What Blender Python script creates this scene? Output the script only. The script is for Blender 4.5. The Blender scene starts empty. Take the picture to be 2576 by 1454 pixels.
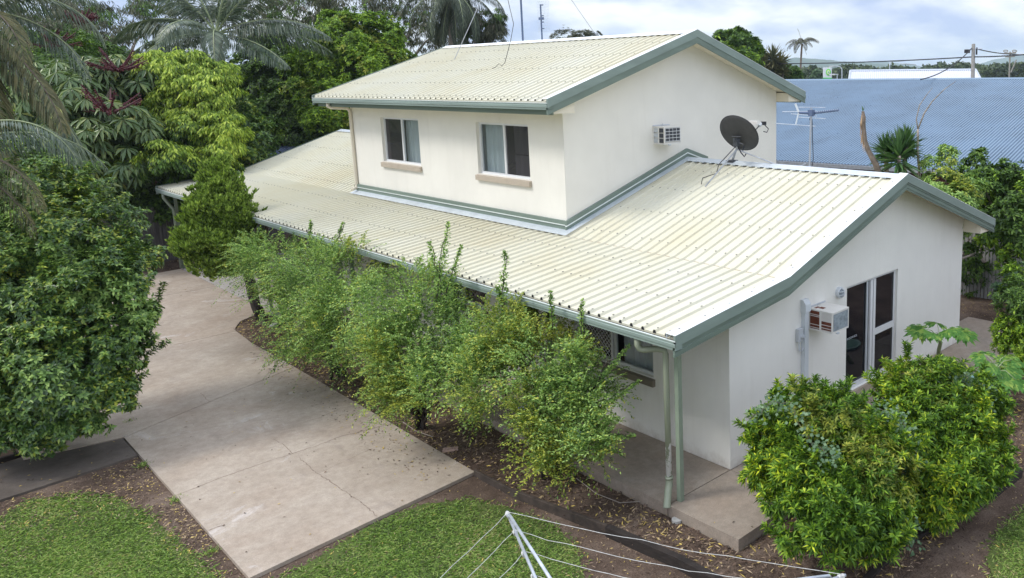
import bpy, math, random
import numpy as np
rng = np.random.default_rng(7)
random.seed(7)
S = bpy.context.scene
COL = S.collection
rad = math.radians

# ------------------------------------------------------------------ camera
CAM = np.array([-7.992, -7.086, 5.576])
CR = np.array([0.65579481, -0.75489488, -0.00817827])
CU = np.array([0.13107704, 0.10318784, 0.98598736])
CF = np.array([0.74347292, 0.64767738, -0.16661943])
FPX, CX, CY = 1990.785, 1848.288, 535.504          # in a 2576 x 1454 picture
from mathutils import Matrix, Vector
cd = bpy.data.cameras.new('camera')
cam = bpy.data.objects.new('camera', cd)
COL.objects.link(cam)
cd.sensor_fit = 'HORIZONTAL'
cd.sensor_width = 36
cd.lens = FPX / 2576 * 36
cd.shift_x = (1288 - CX) / 2576
cd.shift_y = (CY - 727) / 2576
cd.clip_start = 0.1
cd.clip_end = 20000
cam.matrix_world = Matrix(((CR[0], CU[0], -CF[0], CAM[0]), (CR[1], CU[1], -CF[1], CAM[1]),
                           (CR[2], CU[2], -CF[2], CAM[2]), (0, 0, 0, 1)))
S.camera = cam


def at(u, v, d):
    """world point that stands d metres down the photographer's line of sight"""
    return CAM + d * (CF + CR * (u - CX) / FPX - CU * (v - CY) / FPX)


def onz(u, v, z):
    r = CF + CR * (u - CX) / FPX - CU * (v - CY) / FPX
    return CAM + r * (z - CAM[2]) / r[2]


# ------------------------------------------------------------------ light
SUN_EL, SUN_AZ = 50, 300       # azimuth clockwise from +Y
w = bpy.data.worlds.new('World')
S.world = w
w.use_nodes = True
nt = w.node_tree
nt.nodes.clear()
N = nt.nodes.new
out = N('ShaderNodeOutputWorld')
bg = N('ShaderNodeBackground')
bg.inputs['Strength'].default_value = 0.1
sky = N('ShaderNodeTexSky')
sky.sky_type = 'NISHITA'
sky.sun_disc = False
sky.sun_elevation = rad(SUN_EL)
sky.sun_rotation = rad(SUN_AZ)
tc = N('ShaderNodeTexCoord')
sx = N('ShaderNodeSeparateXYZ')
nt.links.new(tc.outputs['Generated'], sx.inputs[0])
mx = N('ShaderNodeMath'); mx.operation = 'MAXIMUM'; mx.inputs[1].default_value = 0.0
ad = N('ShaderNodeMath'); ad.operation = 'ADD'; ad.inputs[1].default_value = 0.3
nt.links.new(sx.outputs['Z'], mx.inputs[0]); nt.links.new(mx.outputs[0], ad.inputs[0])
dx = N('ShaderNodeMath'); dx.operation = 'DIVIDE'
dy = N('ShaderNodeMath'); dy.operation = 'DIVIDE'
nt.links.new(sx.outputs['X'], dx.inputs[0]); nt.links.new(ad.outputs[0], dx.inputs[1])
nt.links.new(sx.outputs['Y'], dy.inputs[0]); nt.links.new(ad.outputs[0], dy.inputs[1])
cb = N('ShaderNodeCombineXYZ')
nt.links.new(dx.outputs[0], cb.inputs[0]); nt.links.new(dy.outputs[0], cb.inputs[1])
n1 = N('ShaderNodeTexNoise'); n1.inputs['Scale'].default_value = 2.8; n1.inputs['Detail'].default_value = 8
n1.inputs['Roughness'].default_value = 0.5; n1.inputs['Distortion'].default_value = 0.15
nt.links.new(cb.outputs[0], n1.inputs['Vector'])
r1 = N('ShaderNodeValToRGB')
e = r1.color_ramp.elements
e[0].position = 0.36; e[0].color = (4.4, 5.3, 7.8, 1)
e[1].position = 0.62; e[1].color = (9.8, 9.9, 10.0, 1)
m_ = r1.color_ramp.elements.new(0.5); m_.color = (7.0, 7.6, 8.8, 1)
nt.links.new(n1.outputs['Fac'], r1.inputs['Fac'])
mix = N('ShaderNodeMix'); mix.data_type = 'RGBA'; mix.inputs['Factor'].default_value = 0.94
nt.links.new(sky.outputs[0], mix.inputs['A'])
zr_ = N('ShaderNodeMapRange'); zr_.inputs['From Min'].default_value = .2; zr_.inputs['From Max'].default_value = 1.0
zr_.inputs['To Min'].default_value = 1.0; zr_.inputs['To Max'].default_value = 1.85
nt.links.new(sx.outputs['Z'], zr_.inputs['Value'])
vm = N('ShaderNodeVectorMath'); vm.operation = 'SCALE'
nt.links.new(r1.outputs['Color'], vm.inputs[0]); nt.links.new(zr_.outputs[0], vm.inputs['Scale'])
nt.links.new(vm.outputs[0], mix.inputs['B'])
nt.links.new(mix.outputs['Result'], bg.inputs['Color'])
nt.links.new(bg.outputs[0], out.inputs['Surface'])

ld = bpy.data.lights.new('sun', 'SUN')
ld.energy = 1.8
ld.angle = rad(14)
ld.color = (1.0, 0.96, 0.9)
sun = bpy.data.objects.new('sun', ld)
COL.objects.link(sun)
sdir = Vector((math.sin(rad(SUN_AZ)) * math.cos(rad(SUN_EL)), math.cos(rad(SUN_AZ)) * math.cos(rad(SUN_EL)), math.sin(rad(SUN_EL))))
sun.rotation_euler = sdir.to_track_quat('Z', 'Y').to_euler()
S.view_settings.view_transform = 'Standard'
S.view_settings.look = 'None'
S.view_settings.gamma = 1
S.view_settings.exposure = 0.36
S.render.engine = 'CYCLES'
S.cycles.max_bounces = 8
S.cycles.transparent_max_bounces = 12


# ------------------------------------------------------------------ helpers
def tag(o, label=None, cat=None, group=None, kind=None):
    if label: o['label'] = label
    if cat: o['category'] = cat
    if group: o['group'] = group
    if kind: o['kind'] = kind
    return o


def empty(name, loc=(0, 0, 0), label=None, cat=None, group=None):
    o = bpy.data.objects.new(name, None)
    COL.objects.link(o)
    o.location = loc
    o.empty_display_size = 0.2
    return tag(o, label, cat, group)


def link(name, me, parent=None):
    o = bpy.data.objects.new(name, me)
    COL.objects.link(o)
    if parent is not None:
        o.parent = parent
        bpy.context.view_layer.update() if False else None
        base = Vector((0, 0, 0))
        p = parent
        while p is not None:
            base += p.location
            p = p.parent
        o.location = -base          # meshes are written in world coordinates
    return o


class MB:
    def __init__(s):
        s.v = []; s.f = []; s.m = []

    def add(s, vs, fs, mi=0):
        o = len(s.v)
        s.v += [tuple(map(float, a)) for a in vs]
        s.f += [tuple(i + o for i in f) for f in fs]
        s.m += [mi] * len(fs)
        return s

    def box(s, a, b, mi=0):
        x0, y0, z0 = [min(p, q) for p, q in zip(a, b)]
        x1, y1, z1 = [max(p, q) for p, q in zip(a, b)]
        return s.add([(x0, y0, z0), (x1, y0, z0), (x1, y1, z0), (x0, y1, z0), (x0, y0, z1), (x1, y0, z1), (x1, y1, z1), (x0, y1, z1)],
                     [(0, 3, 2, 1), (4, 5, 6, 7), (0, 1, 5, 4), (1, 2, 6, 5), (2, 3, 7, 6), (3, 0, 4, 7)], mi)

    def quad(s, a, b, c, d, mi=0):
        return s.add([a, b, c, d], [(0, 1, 2, 3)], mi)

    def prism(s, poly, vec, mi=0):
        """extrude a polygon (3-D points, any plane) by vec"""
        n = len(poly)
        vec = np.array(vec, float)
        P = [np.array(p, float) for p in poly]
        vs = P + [p + vec for p in P]
        fs = [tuple(range(n)), tuple(range(2 * n - 1, n - 1, -1))] + [(i, i + n, (i + 1) % n + n, (i + 1) % n) for i in range(n)]
        return s.add(vs, fs, mi)

    def tube(s, pts, r, seg=8, mi=0, cap=True):
        P = [np.array(p, float) for p in pts]
        n = len(P)
        R = [r] * n if np.isscalar(r) else list(r)
        vs = []
        for i, p in enumerate(P):
            t = P[min(i + 1, n - 1)] - P[max(i - 1, 0)]
            t = t / (np.linalg.norm(t) + 1e-9)
            if i == 0:
                a = np.cross(t, (0, 0, 1.)) if abs(t[2]) < .9 else np.cross(t, (1., 0, 0))
            else:
                a = a - t * np.dot(a, t)
            a = a / (np.linalg.norm(a) + 1e-9)
            b = np.cross(t, a)
            for k in range(seg):
                an = 2 * math.pi * k / seg
                vs.append(p + (a * math.cos(an) + b * math.sin(an)) * R[i])
        fs = []
        for i in range(n - 1):
            for k in range(seg):
                k2 = (k + 1) % seg
                fs.append((i * seg + k, i * seg + k2, (i + 1) * seg + k2, (i + 1) * seg + k))
        if cap:
            fs.append(tuple(range(seg - 1, -1, -1)))
            fs.append(tuple((n - 1) * seg + k for k in range(seg)))
        return s.add(vs, fs, mi)

    def build(s, name, mats, parent=None, smooth=False, bevel=0):
        me = bpy.data.meshes.new(name)
        me.from_pydata(s.v, [], s.f)
        if not isinstance(mats, (list, tuple)): mats = [mats]
        for m in mats: me.materials.append(m)
        if len(mats) > 1:
            me.polygons.foreach_set('material_index', s.m)
        if smooth:
            me.polygons.foreach_set('use_smooth', [True] * len(s.f))
        me.update()
        o = link(name, me, parent)
        if bevel:
            b = o.modifiers.new('bevel', 'BEVEL'); b.width = bevel; b.segments = 2; b.limit_method = 'ANGLE'
        return o


def norm(a):
    return a / (np.linalg.norm(a, axis=-1, keepdims=True) + 1e-9)


def rvec(n):
    return norm(rng.normal(size=(n, 3)))


# ------------------------------------------------------------------ materials
def newmat(name):
    m = bpy.data.materials.new(name)
    m.use_nodes = True
    t = m.node_tree
    b = t.nodes['Principled BSDF']
    return m, t, b


def ramp(t, fac, stops):
    r = t.nodes.new('ShaderNodeValToRGB')
    el = r.color_ramp.elements
    while len(el) < len(stops): el.new(0.5)
    for x, (p, c) in zip(el, stops):
        x.position = p
        x.color = (*c, 1)
    t.links.new(fac, r.inputs['Fac'])
    return r.outputs['Color']


def noise(t, scale, detail=5, rough=.55, vec=None, dist=0, stretch=None):
    n = t.nodes.new('ShaderNodeTexNoise')
    n.inputs['Scale'].default_value = scale
    n.inputs['Detail'].default_value = detail
    n.inputs['Roughness'].default_value = rough
    n.inputs['Distortion'].default_value = dist
    if vec is None:
        g = t.nodes.new('ShaderNodeNewGeometry')
        vec = g.outputs['Position']
    if stretch:
        mp = t.nodes.new('ShaderNodeMapping')
        mp.inputs['Scale'].default_value = stretch
        t.links.new(vec, mp.inputs['Vector'])
        vec = mp.outputs[0]
    t.links.new(vec, n.inputs['Vector'])
    return n.outputs['Fac']


def mixc(t, a, b, fac, mode='MIX'):
    m = t.nodes.new('ShaderNodeMix')
    m.data_type = 'RGBA'
    m.blend_type = mode
    for k, x in (('A', a), ('B', b), ('Factor', fac)):
        if hasattr(x, 'node'): t.links.new(x, m.inputs[k])
        elif k == 'Factor': m.inputs[k].default_value = x
        else: m.inputs[k].default_value = (*x, 1)
    return m.outputs['Result']


def bump(t, b, h, strength=.3, dist=.01):
    n = t.nodes.new('ShaderNodeBump')
    n.inputs['Strength'].default_value = strength
    n.inputs['Distance'].default_value = dist
    t.links.new(h, n.inputs['Height'])
    t.links.new(n.outputs[0], b.inputs['Normal'])


def paint(name, col, rough=.5, var=.12, scale=1.2, metal=0, spec=.4, bmp=0, bscale=60, streak=None, dirt=None):
    m, t, b = newmat(name)
    f = noise(t, scale, 6, .6, stretch=streak)
    lo = tuple(c * (1 - var) for c in col)
    hi = tuple(min(1, c * (1 + var)) for c in col)
    c = ramp(t, f, [(.3, lo), (.7, hi)])
    if dirt:
        f2 = noise(t, dirt[1], 8, .7)
        c = mixc(t, c, dirt[0], ramp(t, f2, [(dirt[2], (0, 0, 0)), (dirt[2] + .12, (1, 1, 1))]))
    t.links.new(c, b.inputs['Base Color'])
    b.inputs['Roughness'].default_value = rough
    b.inputs['Metallic'].default_value = metal
    b.inputs['Specular IOR Level'].default_value = spec
    if bmp: bump(t, b, noise(t, bscale, 4, .6), bmp, .01)
    return m


M = {}

def mat_wall(name, col):
    m, t, b = newmat(name)
    c = ramp(t, noise(t, .8, 7, .65), [(.3, tuple(k * .93 for k in col)), (.7, tuple(min(1, k * 1.04) for k in col))])
    st = noise(t, 2.2, 6, .7, stretch=(3, 3, .25))
    c = mixc(t, c, tuple(k * q for k, q in zip(col, (.80, .78, .74))), ramp(t, st, [(.52, (0, 0, 0)), (.8, (.28, .28, .28))]))
    g = t.nodes.new('ShaderNodeNewGeometry'); s_ = t.nodes.new('ShaderNodeSeparateXYZ'); t.links.new(g.outputs['Position'], s_.inputs[0])
    mr = t.nodes.new('ShaderNodeMapRange'); mr.inputs['From Min'].default_value = .42; mr.inputs['From Max'].default_value = .0
    t.links.new(s_.outputs['Z'], mr.inputs['Value'])
    mu = t.nodes.new('ShaderNodeMath'); mu.operation = 'MULTIPLY'
    t.links.new(mr.outputs[0], mu.inputs[0]); t.links.new(noise(t, 5, 8, .8), mu.inputs[1])
    c = mixc(t, c, (.42, .35, .28), ramp(t, mu.outputs[0], [(.30, (0, 0, 0)), (.62, (.6, .6, .6))]))
    t.links.new(c, b.inputs['Base Color']); b.inputs['Roughness'].default_value = .88; b.inputs['Specular IOR Level'].default_value = .18
    bump(t, b, noise(t, 120, 4, .7), .22, .008)
    return m


M['render_wall'] = mat_wall('render_wall', (.79, .765, .70))
M['wall_low'] = mat_wall('wall_low', (.83, .815, .765))
M['soffit'] = paint('soffit', (.72, .66, .53), .8, .03)
M['green'] = paint('green_trim', (.165, .215, .18), .5, .15, 1.2, streak=(1, .3, 4))
M['green2'] = paint('green_trim_light', (.235, .295, .265), .45, .15, 1.2, streak=(1, .3, 3))
M['lip'] = paint('gutter_lip', (.7, .75, .72), .4, .05)
M['zinc'] = paint('zinc_flashing', (.60, .65, .69), .42, .12, 3, metal=.35)
M['capwhite'] = paint('roof_cap_white', (.84, .87, .88), .4, .05, 2)
M['black'] = paint('black_foam_shadow', (.02, .02, .022), .9, .1)
M['screw'] = paint('screw', (.24, .23, .21), .5, .3, 20)
M['alu'] = paint('white_frame', (.72, .73, .74), .35, .04)
M['sill'] = paint('sill_brown', (.44, .375, .30), .8, .06, 5)
M['sill2'] = paint('sill_dark', (.21, .185, .14), .8, .06, 5)
M['curtain'] = paint('curtain_cloth', (.66, .7, .69), .9, .06, 3, streak=(1, 25, .3))
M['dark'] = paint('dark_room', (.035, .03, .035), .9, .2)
M['plinth'] = paint('plinth_beige', (.40, .33, .26), .85, .08, 4)
M['pipe_cream'] = paint('pipe_cream', (.66, .60, .49), .5, .04)
M['acwhite'] = paint('aircon_white', (.74, .72, .68), .5, .05, 4, dirt=((.45, .36, .28), 5, .66))
M['acwhite2'] = paint('aircon_clean', (.72, .70, .66), .5, .04, 4)
M['rust'] = paint('rust', (.18, .055, .03), .85, .35, 14)
M['grille'] = paint('grille_dark', (.05, .055, .065), .6, .3, 30)
M['coil'] = paint('coil', (.26, .30, .33), .5, .35, 14)
M['greyplastic'] = paint('grey_plastic', (.52, .55, .58), .5, .04)
M['conduit'] = paint('conduit_white', (.62, .66, .69), .45, .04)
M['dish'] = paint('dish_grey', (.042, .042, .043), .55, .2, 9, bmp=.05)
M['galv'] = paint('galvanised', (.36, .38, .41), .38, .2, 9, metal=.5)
M['galv_light'] = paint('galvanised_light', (.52, .56, .62), .35, .18, 12, metal=.4)
M['wire'] = paint('clothes_wire', (.55, .55, .53), .6, .3, 30)
M['cable'] = paint('black_cable', (.02, .02, .025), .6, .1)
M['bluemetal'] = paint('mast_blue', (.10, .14, .24), .5, .1)
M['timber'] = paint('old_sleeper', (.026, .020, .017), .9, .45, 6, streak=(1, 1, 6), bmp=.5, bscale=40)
M['timber_brown'] = paint('sleeper_brown', (.058, .044, .035), .9, .45, 6, bmp=.5, bscale=40)  # browner timber than the black sleepers
M['fence'] = paint('fence_grey', (.13, .122, .118), .9, .45, 3, streak=(14, 14, .6), bmp=.4, bscale=30)
M['bark'] = paint('bark', (.15, .12, .095), .9, .4, 9, bmp=.6, bscale=30)
M['barkdark'] = paint('bark_dark', (.05, .04, .033), .9, .4, 9, bmp=.6, bscale=30)
M['barkpale'] = paint('bark_pale', (.30, .26, .22), .9, .35, 9, bmp=.5, bscale=30)
M['deadleaf'] = paint('dead_leaf', (.42, .29, .18), .9, .4, 12)
M['brickred'] = paint('neighbour_brick', (.14, .06, .05), .9, .5, 9)
M['white'] = paint('white_metal', (.60, .62, .67), .5, .04)
M['signgreen'] = paint('sign_green', (.10, .62, .12), .5, .05)
M['signyellow'] = paint('sign_lime', (.55, .68, .12), .5, .05)
M['signdark'] = paint('sign_dark_green', (.03, .11, .07), .5, .05)
M['poletimber'] = paint('pole_timber', (.30, .28, .25), .9, .2, 6)
M['teal'] = paint('teal_plastic', (.36, .62, .53), .4, .06)
M['brick'] = paint('pink_brick', (.42, .29, .24), .9, .15, 12, bmp=.3)
M['cementpipe'] = paint('cement_grey', (.42, .42, .40), .9, .12, 14, bmp=.3)
M['stone'] = paint('stone_brown', (.17, .13, .11), .9, .3, 9, bmp=.5)
M['pale_fence'] = paint('pale_fence', (.30, .30, .29), .7, .15, 3, streak=(10, 10, .5))


def mat_roof(name, a, b_, c_, rough=.45):
    m, t, b = newmat(name)
    f = noise(t, .55, 6, .6)
    f2 = noise(t, 2.5, 6, .7, stretch=(.4, 2, 1))
    c = ramp(t, f, [(.32, a), (.52, b_), (.68, c_)])
    c = mixc(t, c, (.62, .57, .46), ramp(t, f2, [(.5, (0, 0, 0)), (.85, (.25, .25, .25))]))
    t.links.new(c, b.inputs['Base Color'])
    b.inputs['Roughness'].default_value = rough
    b.inputs['Specular IOR Level'].default_value = .45
    return m


M['roof'] = mat_roof('cream_roof', (.61, .595, .49), (.60, .575, .445), (.58, .54, .395))


def mat_blue():
    m, t, b = newmat('blue_roof')
    f = noise(t, .35, 6, .6)
    c = ramp(t, f, [(.3, (.135, .208, .288)), (.7, (.172, .252, .342))])
    f2 = noise(t, .9, 9, .75, stretch=(.35, 1.5, 1))
    c = mixc(t, c, (.055, .075, .11), ramp(t, f2, [(.60, (0, 0, 0)), (.72, (.7, .7, .7))]))
    t.links.new(c, b.inputs['Base Color'])
    b.inputs['Roughness'].default_value = .45
    return m


M['blue'] = mat_blue()
M['blue_grime_shade'] = paint('blue_roof_valley', (.075, .125, .19), .6, .35, .6)  # darker valley faces: grime, plus rib shade painted into the colour


def mat_concrete(name, a, b_, white=.5, sc=1.0, blotch=(.36, .275, .21)):
    m, t, b = newmat(name)
    f = noise(t, 1.1 * sc, 9, .62, dist=.4)
    c = ramp(t, f, [(.3, a), (.7, b_)])
    f2 = noise(t, .42 * sc, 6, .6, dist=1.0)
    c = mixc(t, c, blotch, ramp(t, f2, [(.48, (0, 0, 0)), (.7, (.55, .55, .55))]))
    f3 = noise(t, .8 * sc, 9, .7, dist=.9)
    c = mixc(t, c, (.62, .57, .54), ramp(t, f3, [(.575, (0, 0, 0)), (.66, (white, white, white))]))
    f4 = noise(t, 60, 5, .7)
    f6 = noise(t, 9, 8, .75)
    c = mixc(t, c, ramp(t, f6, [(.35, (.80, .79, .78)), (.62, (1.08, 1.08, 1.08))]), .8, 'MULTIPLY')
    c = mixc(t, c, ramp(t, f4, [(.3, (.62, .62, .62)), (.6, (1, 1, 1))]), .6, 'MULTIPLY')
    f5 = noise(t, 2.6, 9, .75, dist=.3, stretch=(1, .4, 1))
    c = mixc(t, c, (.20, .165, .15), ramp(t, f5, [(.56, (0, 0, 0)), (.78, (.5, .5, .5))]))
    t.links.new(c, b.inputs['Base Color'])
    b.inputs['Roughness'].default_value = .85
    b.inputs['Specular IOR Level'].default_value = .25
    bump(t, b, noise(t, 90, 5, .7), .3, .004)
    return m


M['concrete'] = mat_concrete('driveway_concrete', (.365, .300, .238), (.472, .405, .335), .6)
M['concrete2'] = mat_concrete('patio_concrete', (.30, .248, .20), (.38, .325, .268), .15, 1.4)
M['concrete3'] = mat_concrete('carport_concrete', (.40, .375, .35), (.48, .455, .43), .12)
M['asphalt'] = mat_concrete('path_dark', (.085, .07, .058), (.145, .122, .105), .0, 1.2, (.06, .052, .05))
M['crack'] = paint('crack', (.22, .165, .13), .95, .2)


def mat_soil():
    m, t, b = newmat('soil')
    f = noise(t, 1.3, 8, .65)
    c = ramp(t, f, [(.3, (.07, .05, .04)), (.5, (.15, .11, .086)), (.72, (.28, .22, .18))])
    g_ = t.nodes.new('ShaderNodeNewGeometry')
    vd = t.nodes.new('ShaderNodeVectorMath'); vd.operation = 'DISTANCE'; vd.inputs[1].default_value = (3, 9, 0)
    t.links.new(g_.outputs['Position'], vd.inputs[0])
    md = t.nodes.new('ShaderNodeMapRange'); md.inputs['From Min'].default_value = 17; md.inputs['From Max'].default_value = 23
    t.links.new(vd.outputs['Value'], md.inputs['Value'])
    c = mixc(t, c, ramp(t, noise(t, .6, 8, .7), [(.3, (.05, .075, .025)), (.7, (.10, .12, .045))]), md.outputs[0])
    f4 = noise(t, 45, 6, .8)
    c = mixc(t, c, ramp(t, f4, [(.35, (.35, .33, .32)), (.62, (1.3, 1.25, 1.2))]), .75, 'MULTIPLY')
    t.links.new(c, b.inputs['Base Color'])
    b.inputs['Roughness'].default_value = .95
    b.inputs['Specular IOR Level'].default_value = .1
    bump(t, b, noise(t, 30, 8, .8), .9, .03)
    return m


M['soil'] = mat_soil()


def mat_far(name, stops, sc):
    m, t, b = newmat(name)
    c = ramp(t, noise(t, sc, 8, .7), stops)
    t.links.new(c, b.inputs['Base Color'])
    b.inputs['Roughness'].default_value = 1
    b.inputs['Specular IOR Level'].default_value = 0
    return m


M['hill'] = mat_far('hill_forest', [(.35, (.035, .06, .03)), (.65, (.08, .11, .05))], .02)
M['lawnbase'] = mat_far('lawn_base', [(.3, (.055, .085, .025)), (.7, (.11, .13, .045))], 3)


def mat_leaf(name, stops, trans=.18, rough=.5, spec=.3, clump=1.2, tcol=None, cl=.5):
    """stops: colours spread over the leaves at random, each leaf one colour"""
    m, t, b = newmat(name)
    g = t.nodes.new('ShaderNodeNewGeometry')
    n = noise(t, clump, 3, .6)
    mm = t.nodes.new('ShaderNodeMath'); mm.operation = 'MULTIPLY_ADD'
    mm.inputs[1].default_value = cl; mm.inputs[2].default_value = 0
    t.links.new(n, mm.inputs[0])
    m2 = t.nodes.new('ShaderNodeMath'); m2.operation = 'MULTIPLY_ADD'
    m2.inputs[1].default_value = 1 - cl
    t.links.new(g.outputs['Random Per Island'], m2.inputs[0])
    t.links.new(mm.outputs[0], m2.inputs[2])
    c = ramp(t, m2.outputs[0], [(max(0, .5 + (p - .5) * .82), q) for p, q in stops])
    t.links.new(c, b.inputs['Base Color'])
    b.inputs['Roughness'].default_value = rough
    b.inputs['Specular IOR Level'].default_value = spec
    tr = t.nodes.new('ShaderNodeBsdfTranslucent')
    t.links.new(mixc(t, c, tcol or (1, 1.0, .35), .55, 'MIX') if False else mixc(t, c, (1.4, 1.5, .6), .6, 'MULTIPLY'), tr.inputs['Color'])
    mix = t.nodes.new('ShaderNodeMixShader')
    mix.inputs[0].default_value = trans
    t.links.new(b.outputs[0], mix.inputs[1]); t.links.new(tr.outputs[0], mix.inputs[2])
    t.links.new(mix.outputs[0], t.nodes['Material Output'].inputs['Surface'])
    return m


M['L_jas'] = mat_leaf('leaf_deep_green', [(0.2, (0.03, 0.074, 0.017)), (0.5, (0.093, 0.186, 0.04)), (0.7, (0.235, 0.358, 0.063)), (0.85, (0.521, 0.552, 0.078))], spec=.5, rough=.35)
M['L_thuja'] = mat_leaf('leaf_conifer', [(0.25, (0.08, 0.131, 0.023)), (0.55, (0.206, 0.315, 0.051)), (0.8, (0.392, 0.525, 0.1))], rough=.6, spec=.2)
M['L_dur'] = mat_leaf('leaf_duranta', [(0.2, (0.065, 0.134, 0.033)), (0.5, (0.214, 0.355, 0.094)), (0.8, (0.479, 0.645, 0.186))], trans=.3)
M['L_dur2'] = mat_leaf('leaf_duranta_yellow', [(0.2, (0.084, 0.131, 0.023)), (0.5, (0.24, 0.31, 0.053)), (0.8, (0.576, 0.583, 0.103))], trans=.3)
M['L_bushR'] = mat_leaf('leaf_bush', [(0.2, (0.03, 0.084, 0.009)), (0.5, (0.107, 0.218, 0.021)), (0.72, (0.253, 0.409, 0.033)), (0.85, (0.631, 0.697, 0.043))], trans=.25)
M['L_vine'] = mat_leaf('leaf_vine', [(.2, (.06, .12, .06)), (.6, (.12, .20, .10)), (.85, (.20, .29, .16))])
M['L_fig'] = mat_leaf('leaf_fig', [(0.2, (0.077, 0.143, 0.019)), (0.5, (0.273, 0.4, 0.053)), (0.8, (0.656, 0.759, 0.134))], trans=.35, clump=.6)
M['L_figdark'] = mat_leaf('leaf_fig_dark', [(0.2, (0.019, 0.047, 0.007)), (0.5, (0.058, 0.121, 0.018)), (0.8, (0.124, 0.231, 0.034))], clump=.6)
M['L_schef'] = mat_leaf('leaf_umbrella', [(0.2, (0.066, 0.123, 0.042)), (0.5, (0.115, 0.189, 0.06)), (0.75, (0.198, 0.262, 0.084)), (0.9, (0.393, 0.377, 0.06))], spec=.5, rough=.35)
M['L_mid'] = mat_leaf('leaf_mid', [(0.2, (0.041, 0.095, 0.008)), (0.5, (0.139, 0.259, 0.023)), (0.8, (0.353, 0.509, 0.042))], clump=.5)
M['L_dark'] = mat_leaf('leaf_dark', [(0.2, (0.022, 0.048, 0.009)), (0.5, (0.061, 0.13, 0.022)), (0.8, (0.156, 0.262, 0.046))], clump=.5)
M['L_grey'] = mat_leaf('leaf_greygreen', [(.2, (.05, .055, .03)), (.5, (.09, .10, .055)), (.8, (.16, .165, .10))], clump=.5, trans=.15)
M['L_palm'] = mat_leaf('leaf_palm', [(0.2, (0.044, 0.076, 0.048)), (0.5, (0.088, 0.126, 0.078)), (0.8, (0.175, 0.207, 0.138))], trans=.15, spec=.5, rough=.35)
M['L_palmold'] = mat_leaf('leaf_palm_old', [(0.2, (0.07, 0.083, 0.038)), (0.5, (0.14, 0.143, 0.075)), (0.8, (0.224, 0.203, 0.098))], trans=.15)
M['L_yucca'] = mat_leaf('leaf_yucca', [(.2, (.035, .09, .03)), (.5, (.07, .16, .045)), (.8, (.15, .26, .08))], trans=.1, spec=.5)
M['L_papaya'] = mat_leaf('leaf_papaya', [(0.2, (0.068, 0.176, 0.038)), (0.6, (0.128, 0.272, 0.06)), (0.85, (0.255, 0.368, 0.075))], trans=.25, cl=.2, rough=.65, spec=.12)
M['L_far'] = mat_leaf('leaf_far', [(.2, (.045, .07, .035)), (.5, (.075, .11, .045)), (.8, (.12, .15, .06))], trans=.1, clump=.08)
M['L_farpalm'] = mat_leaf('leaf_far_palm', [(.2, (.035, .035, .02)), (.5, (.07, .065, .035)), (.8, (.12, .10, .06))], trans=.05)
M['L_palmdk'] = mat_leaf('leaf_palm_dark', [(.2, (.03, .045, .03)), (.5, (.06, .08, .05)), (.8, (.13, .15, .10))], trans=.1)
M['L_purple'] = mat_leaf('leaf_purple', [(.2, (.05, .008, .014)), (.6, (.10, .018, .026)), (.85, (.17, .04, .045))], trans=.1)
M['L_flower'] = mat_leaf('petal_violet', [(.2, (.20, .17, .38)), (.8, (.32, .28, .5))], trans=.2)
M['L_grass'] = mat_leaf('grass_blade', [(0.2, (0.084, 0.13, 0.033)), (0.4, (0.157, 0.27, 0.05)), (0.6, (0.269, 0.41, 0.083)), (0.78, (0.403, 0.475, 0.154)), (0.88, (0.47, 0.389, 0.22))], trans=.25, clump=1.0)
M['litter'] = mat_leaf('litter', [(.2, (.05, .032, .025)), (.45, (.13, .085, .062)), (.62, (.27, .19, .14)), (.76, (.46, .35, .23)), (.88, (.6, .45, .12))], trans=0, clump=3, cl=.3, rough=.8, spec=.2)
M['litter2'] = mat_leaf('litter_fallen', [(.3, (.07, .045, .03)), (.6, (.16, .10, .07)), (.8, (.55, .40, .10))], trans=0, clump=3, cl=.2, rough=.8, spec=.2)


def mat_glass(name, tint=(.8, .85, .88), op=.25, dark=(.02, .022, .03)):
    m, t, b = newmat(name)
    tr = t.nodes.new('ShaderNodeBsdfTransparent'); tr.inputs[0].default_value = (*tint, 1)
    gl = t.nodes.new('ShaderNodeBsdfGlossy'); gl.inputs['Roughness'].default_value = .03
    df = t.nodes.new('ShaderNodeBsdfDiffuse'); df.inputs[0].default_value = (*dark, 1)
    fc = t.nodes.new('ShaderNodeLayerWeight'); fc.inputs['Blend'].default_value = .5
    pw = t.nodes.new('ShaderNodeMath'); pw.operation = 'POWER'; pw.inputs[1].default_value = 3.5
    lw = t.nodes.new('ShaderNodeMath'); lw.operation = 'MULTIPLY_ADD'; lw.inputs[1].default_value = .55; lw.inputs[2].default_value = .045
    t.links.new(fc.outputs['Facing'], pw.inputs[0]); t.links.new(pw.outputs[0], lw.inputs[0])
    a = t.nodes.new('ShaderNodeMixShader'); a.inputs[0].default_value = op
    t.links.new(tr.outputs[0], a.inputs[1]); t.links.new(df.outputs[0], a.inputs[2])
    c = t.nodes.new('ShaderNodeMixShader')
    t.links.new(lw.outputs[0], c.inputs[0]); t.links.new(a.outputs[0], c.inputs[1]); t.links.new(gl.outputs[0], c.inputs[2])
    t.links.new(c.outputs[0], t.nodes['Material Output'].inputs['Surface'])
    return m


M['glass'] = mat_glass('window_glass', op=.12)
M['screen'] = mat_glass('insect_screen', (.45, .42, .46), .55, (.06, .055, .065))
M['tinted'] = mat_glass('tinted_glass', (.03, .03, .035), .97, (.006, .007, .011))


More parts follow.
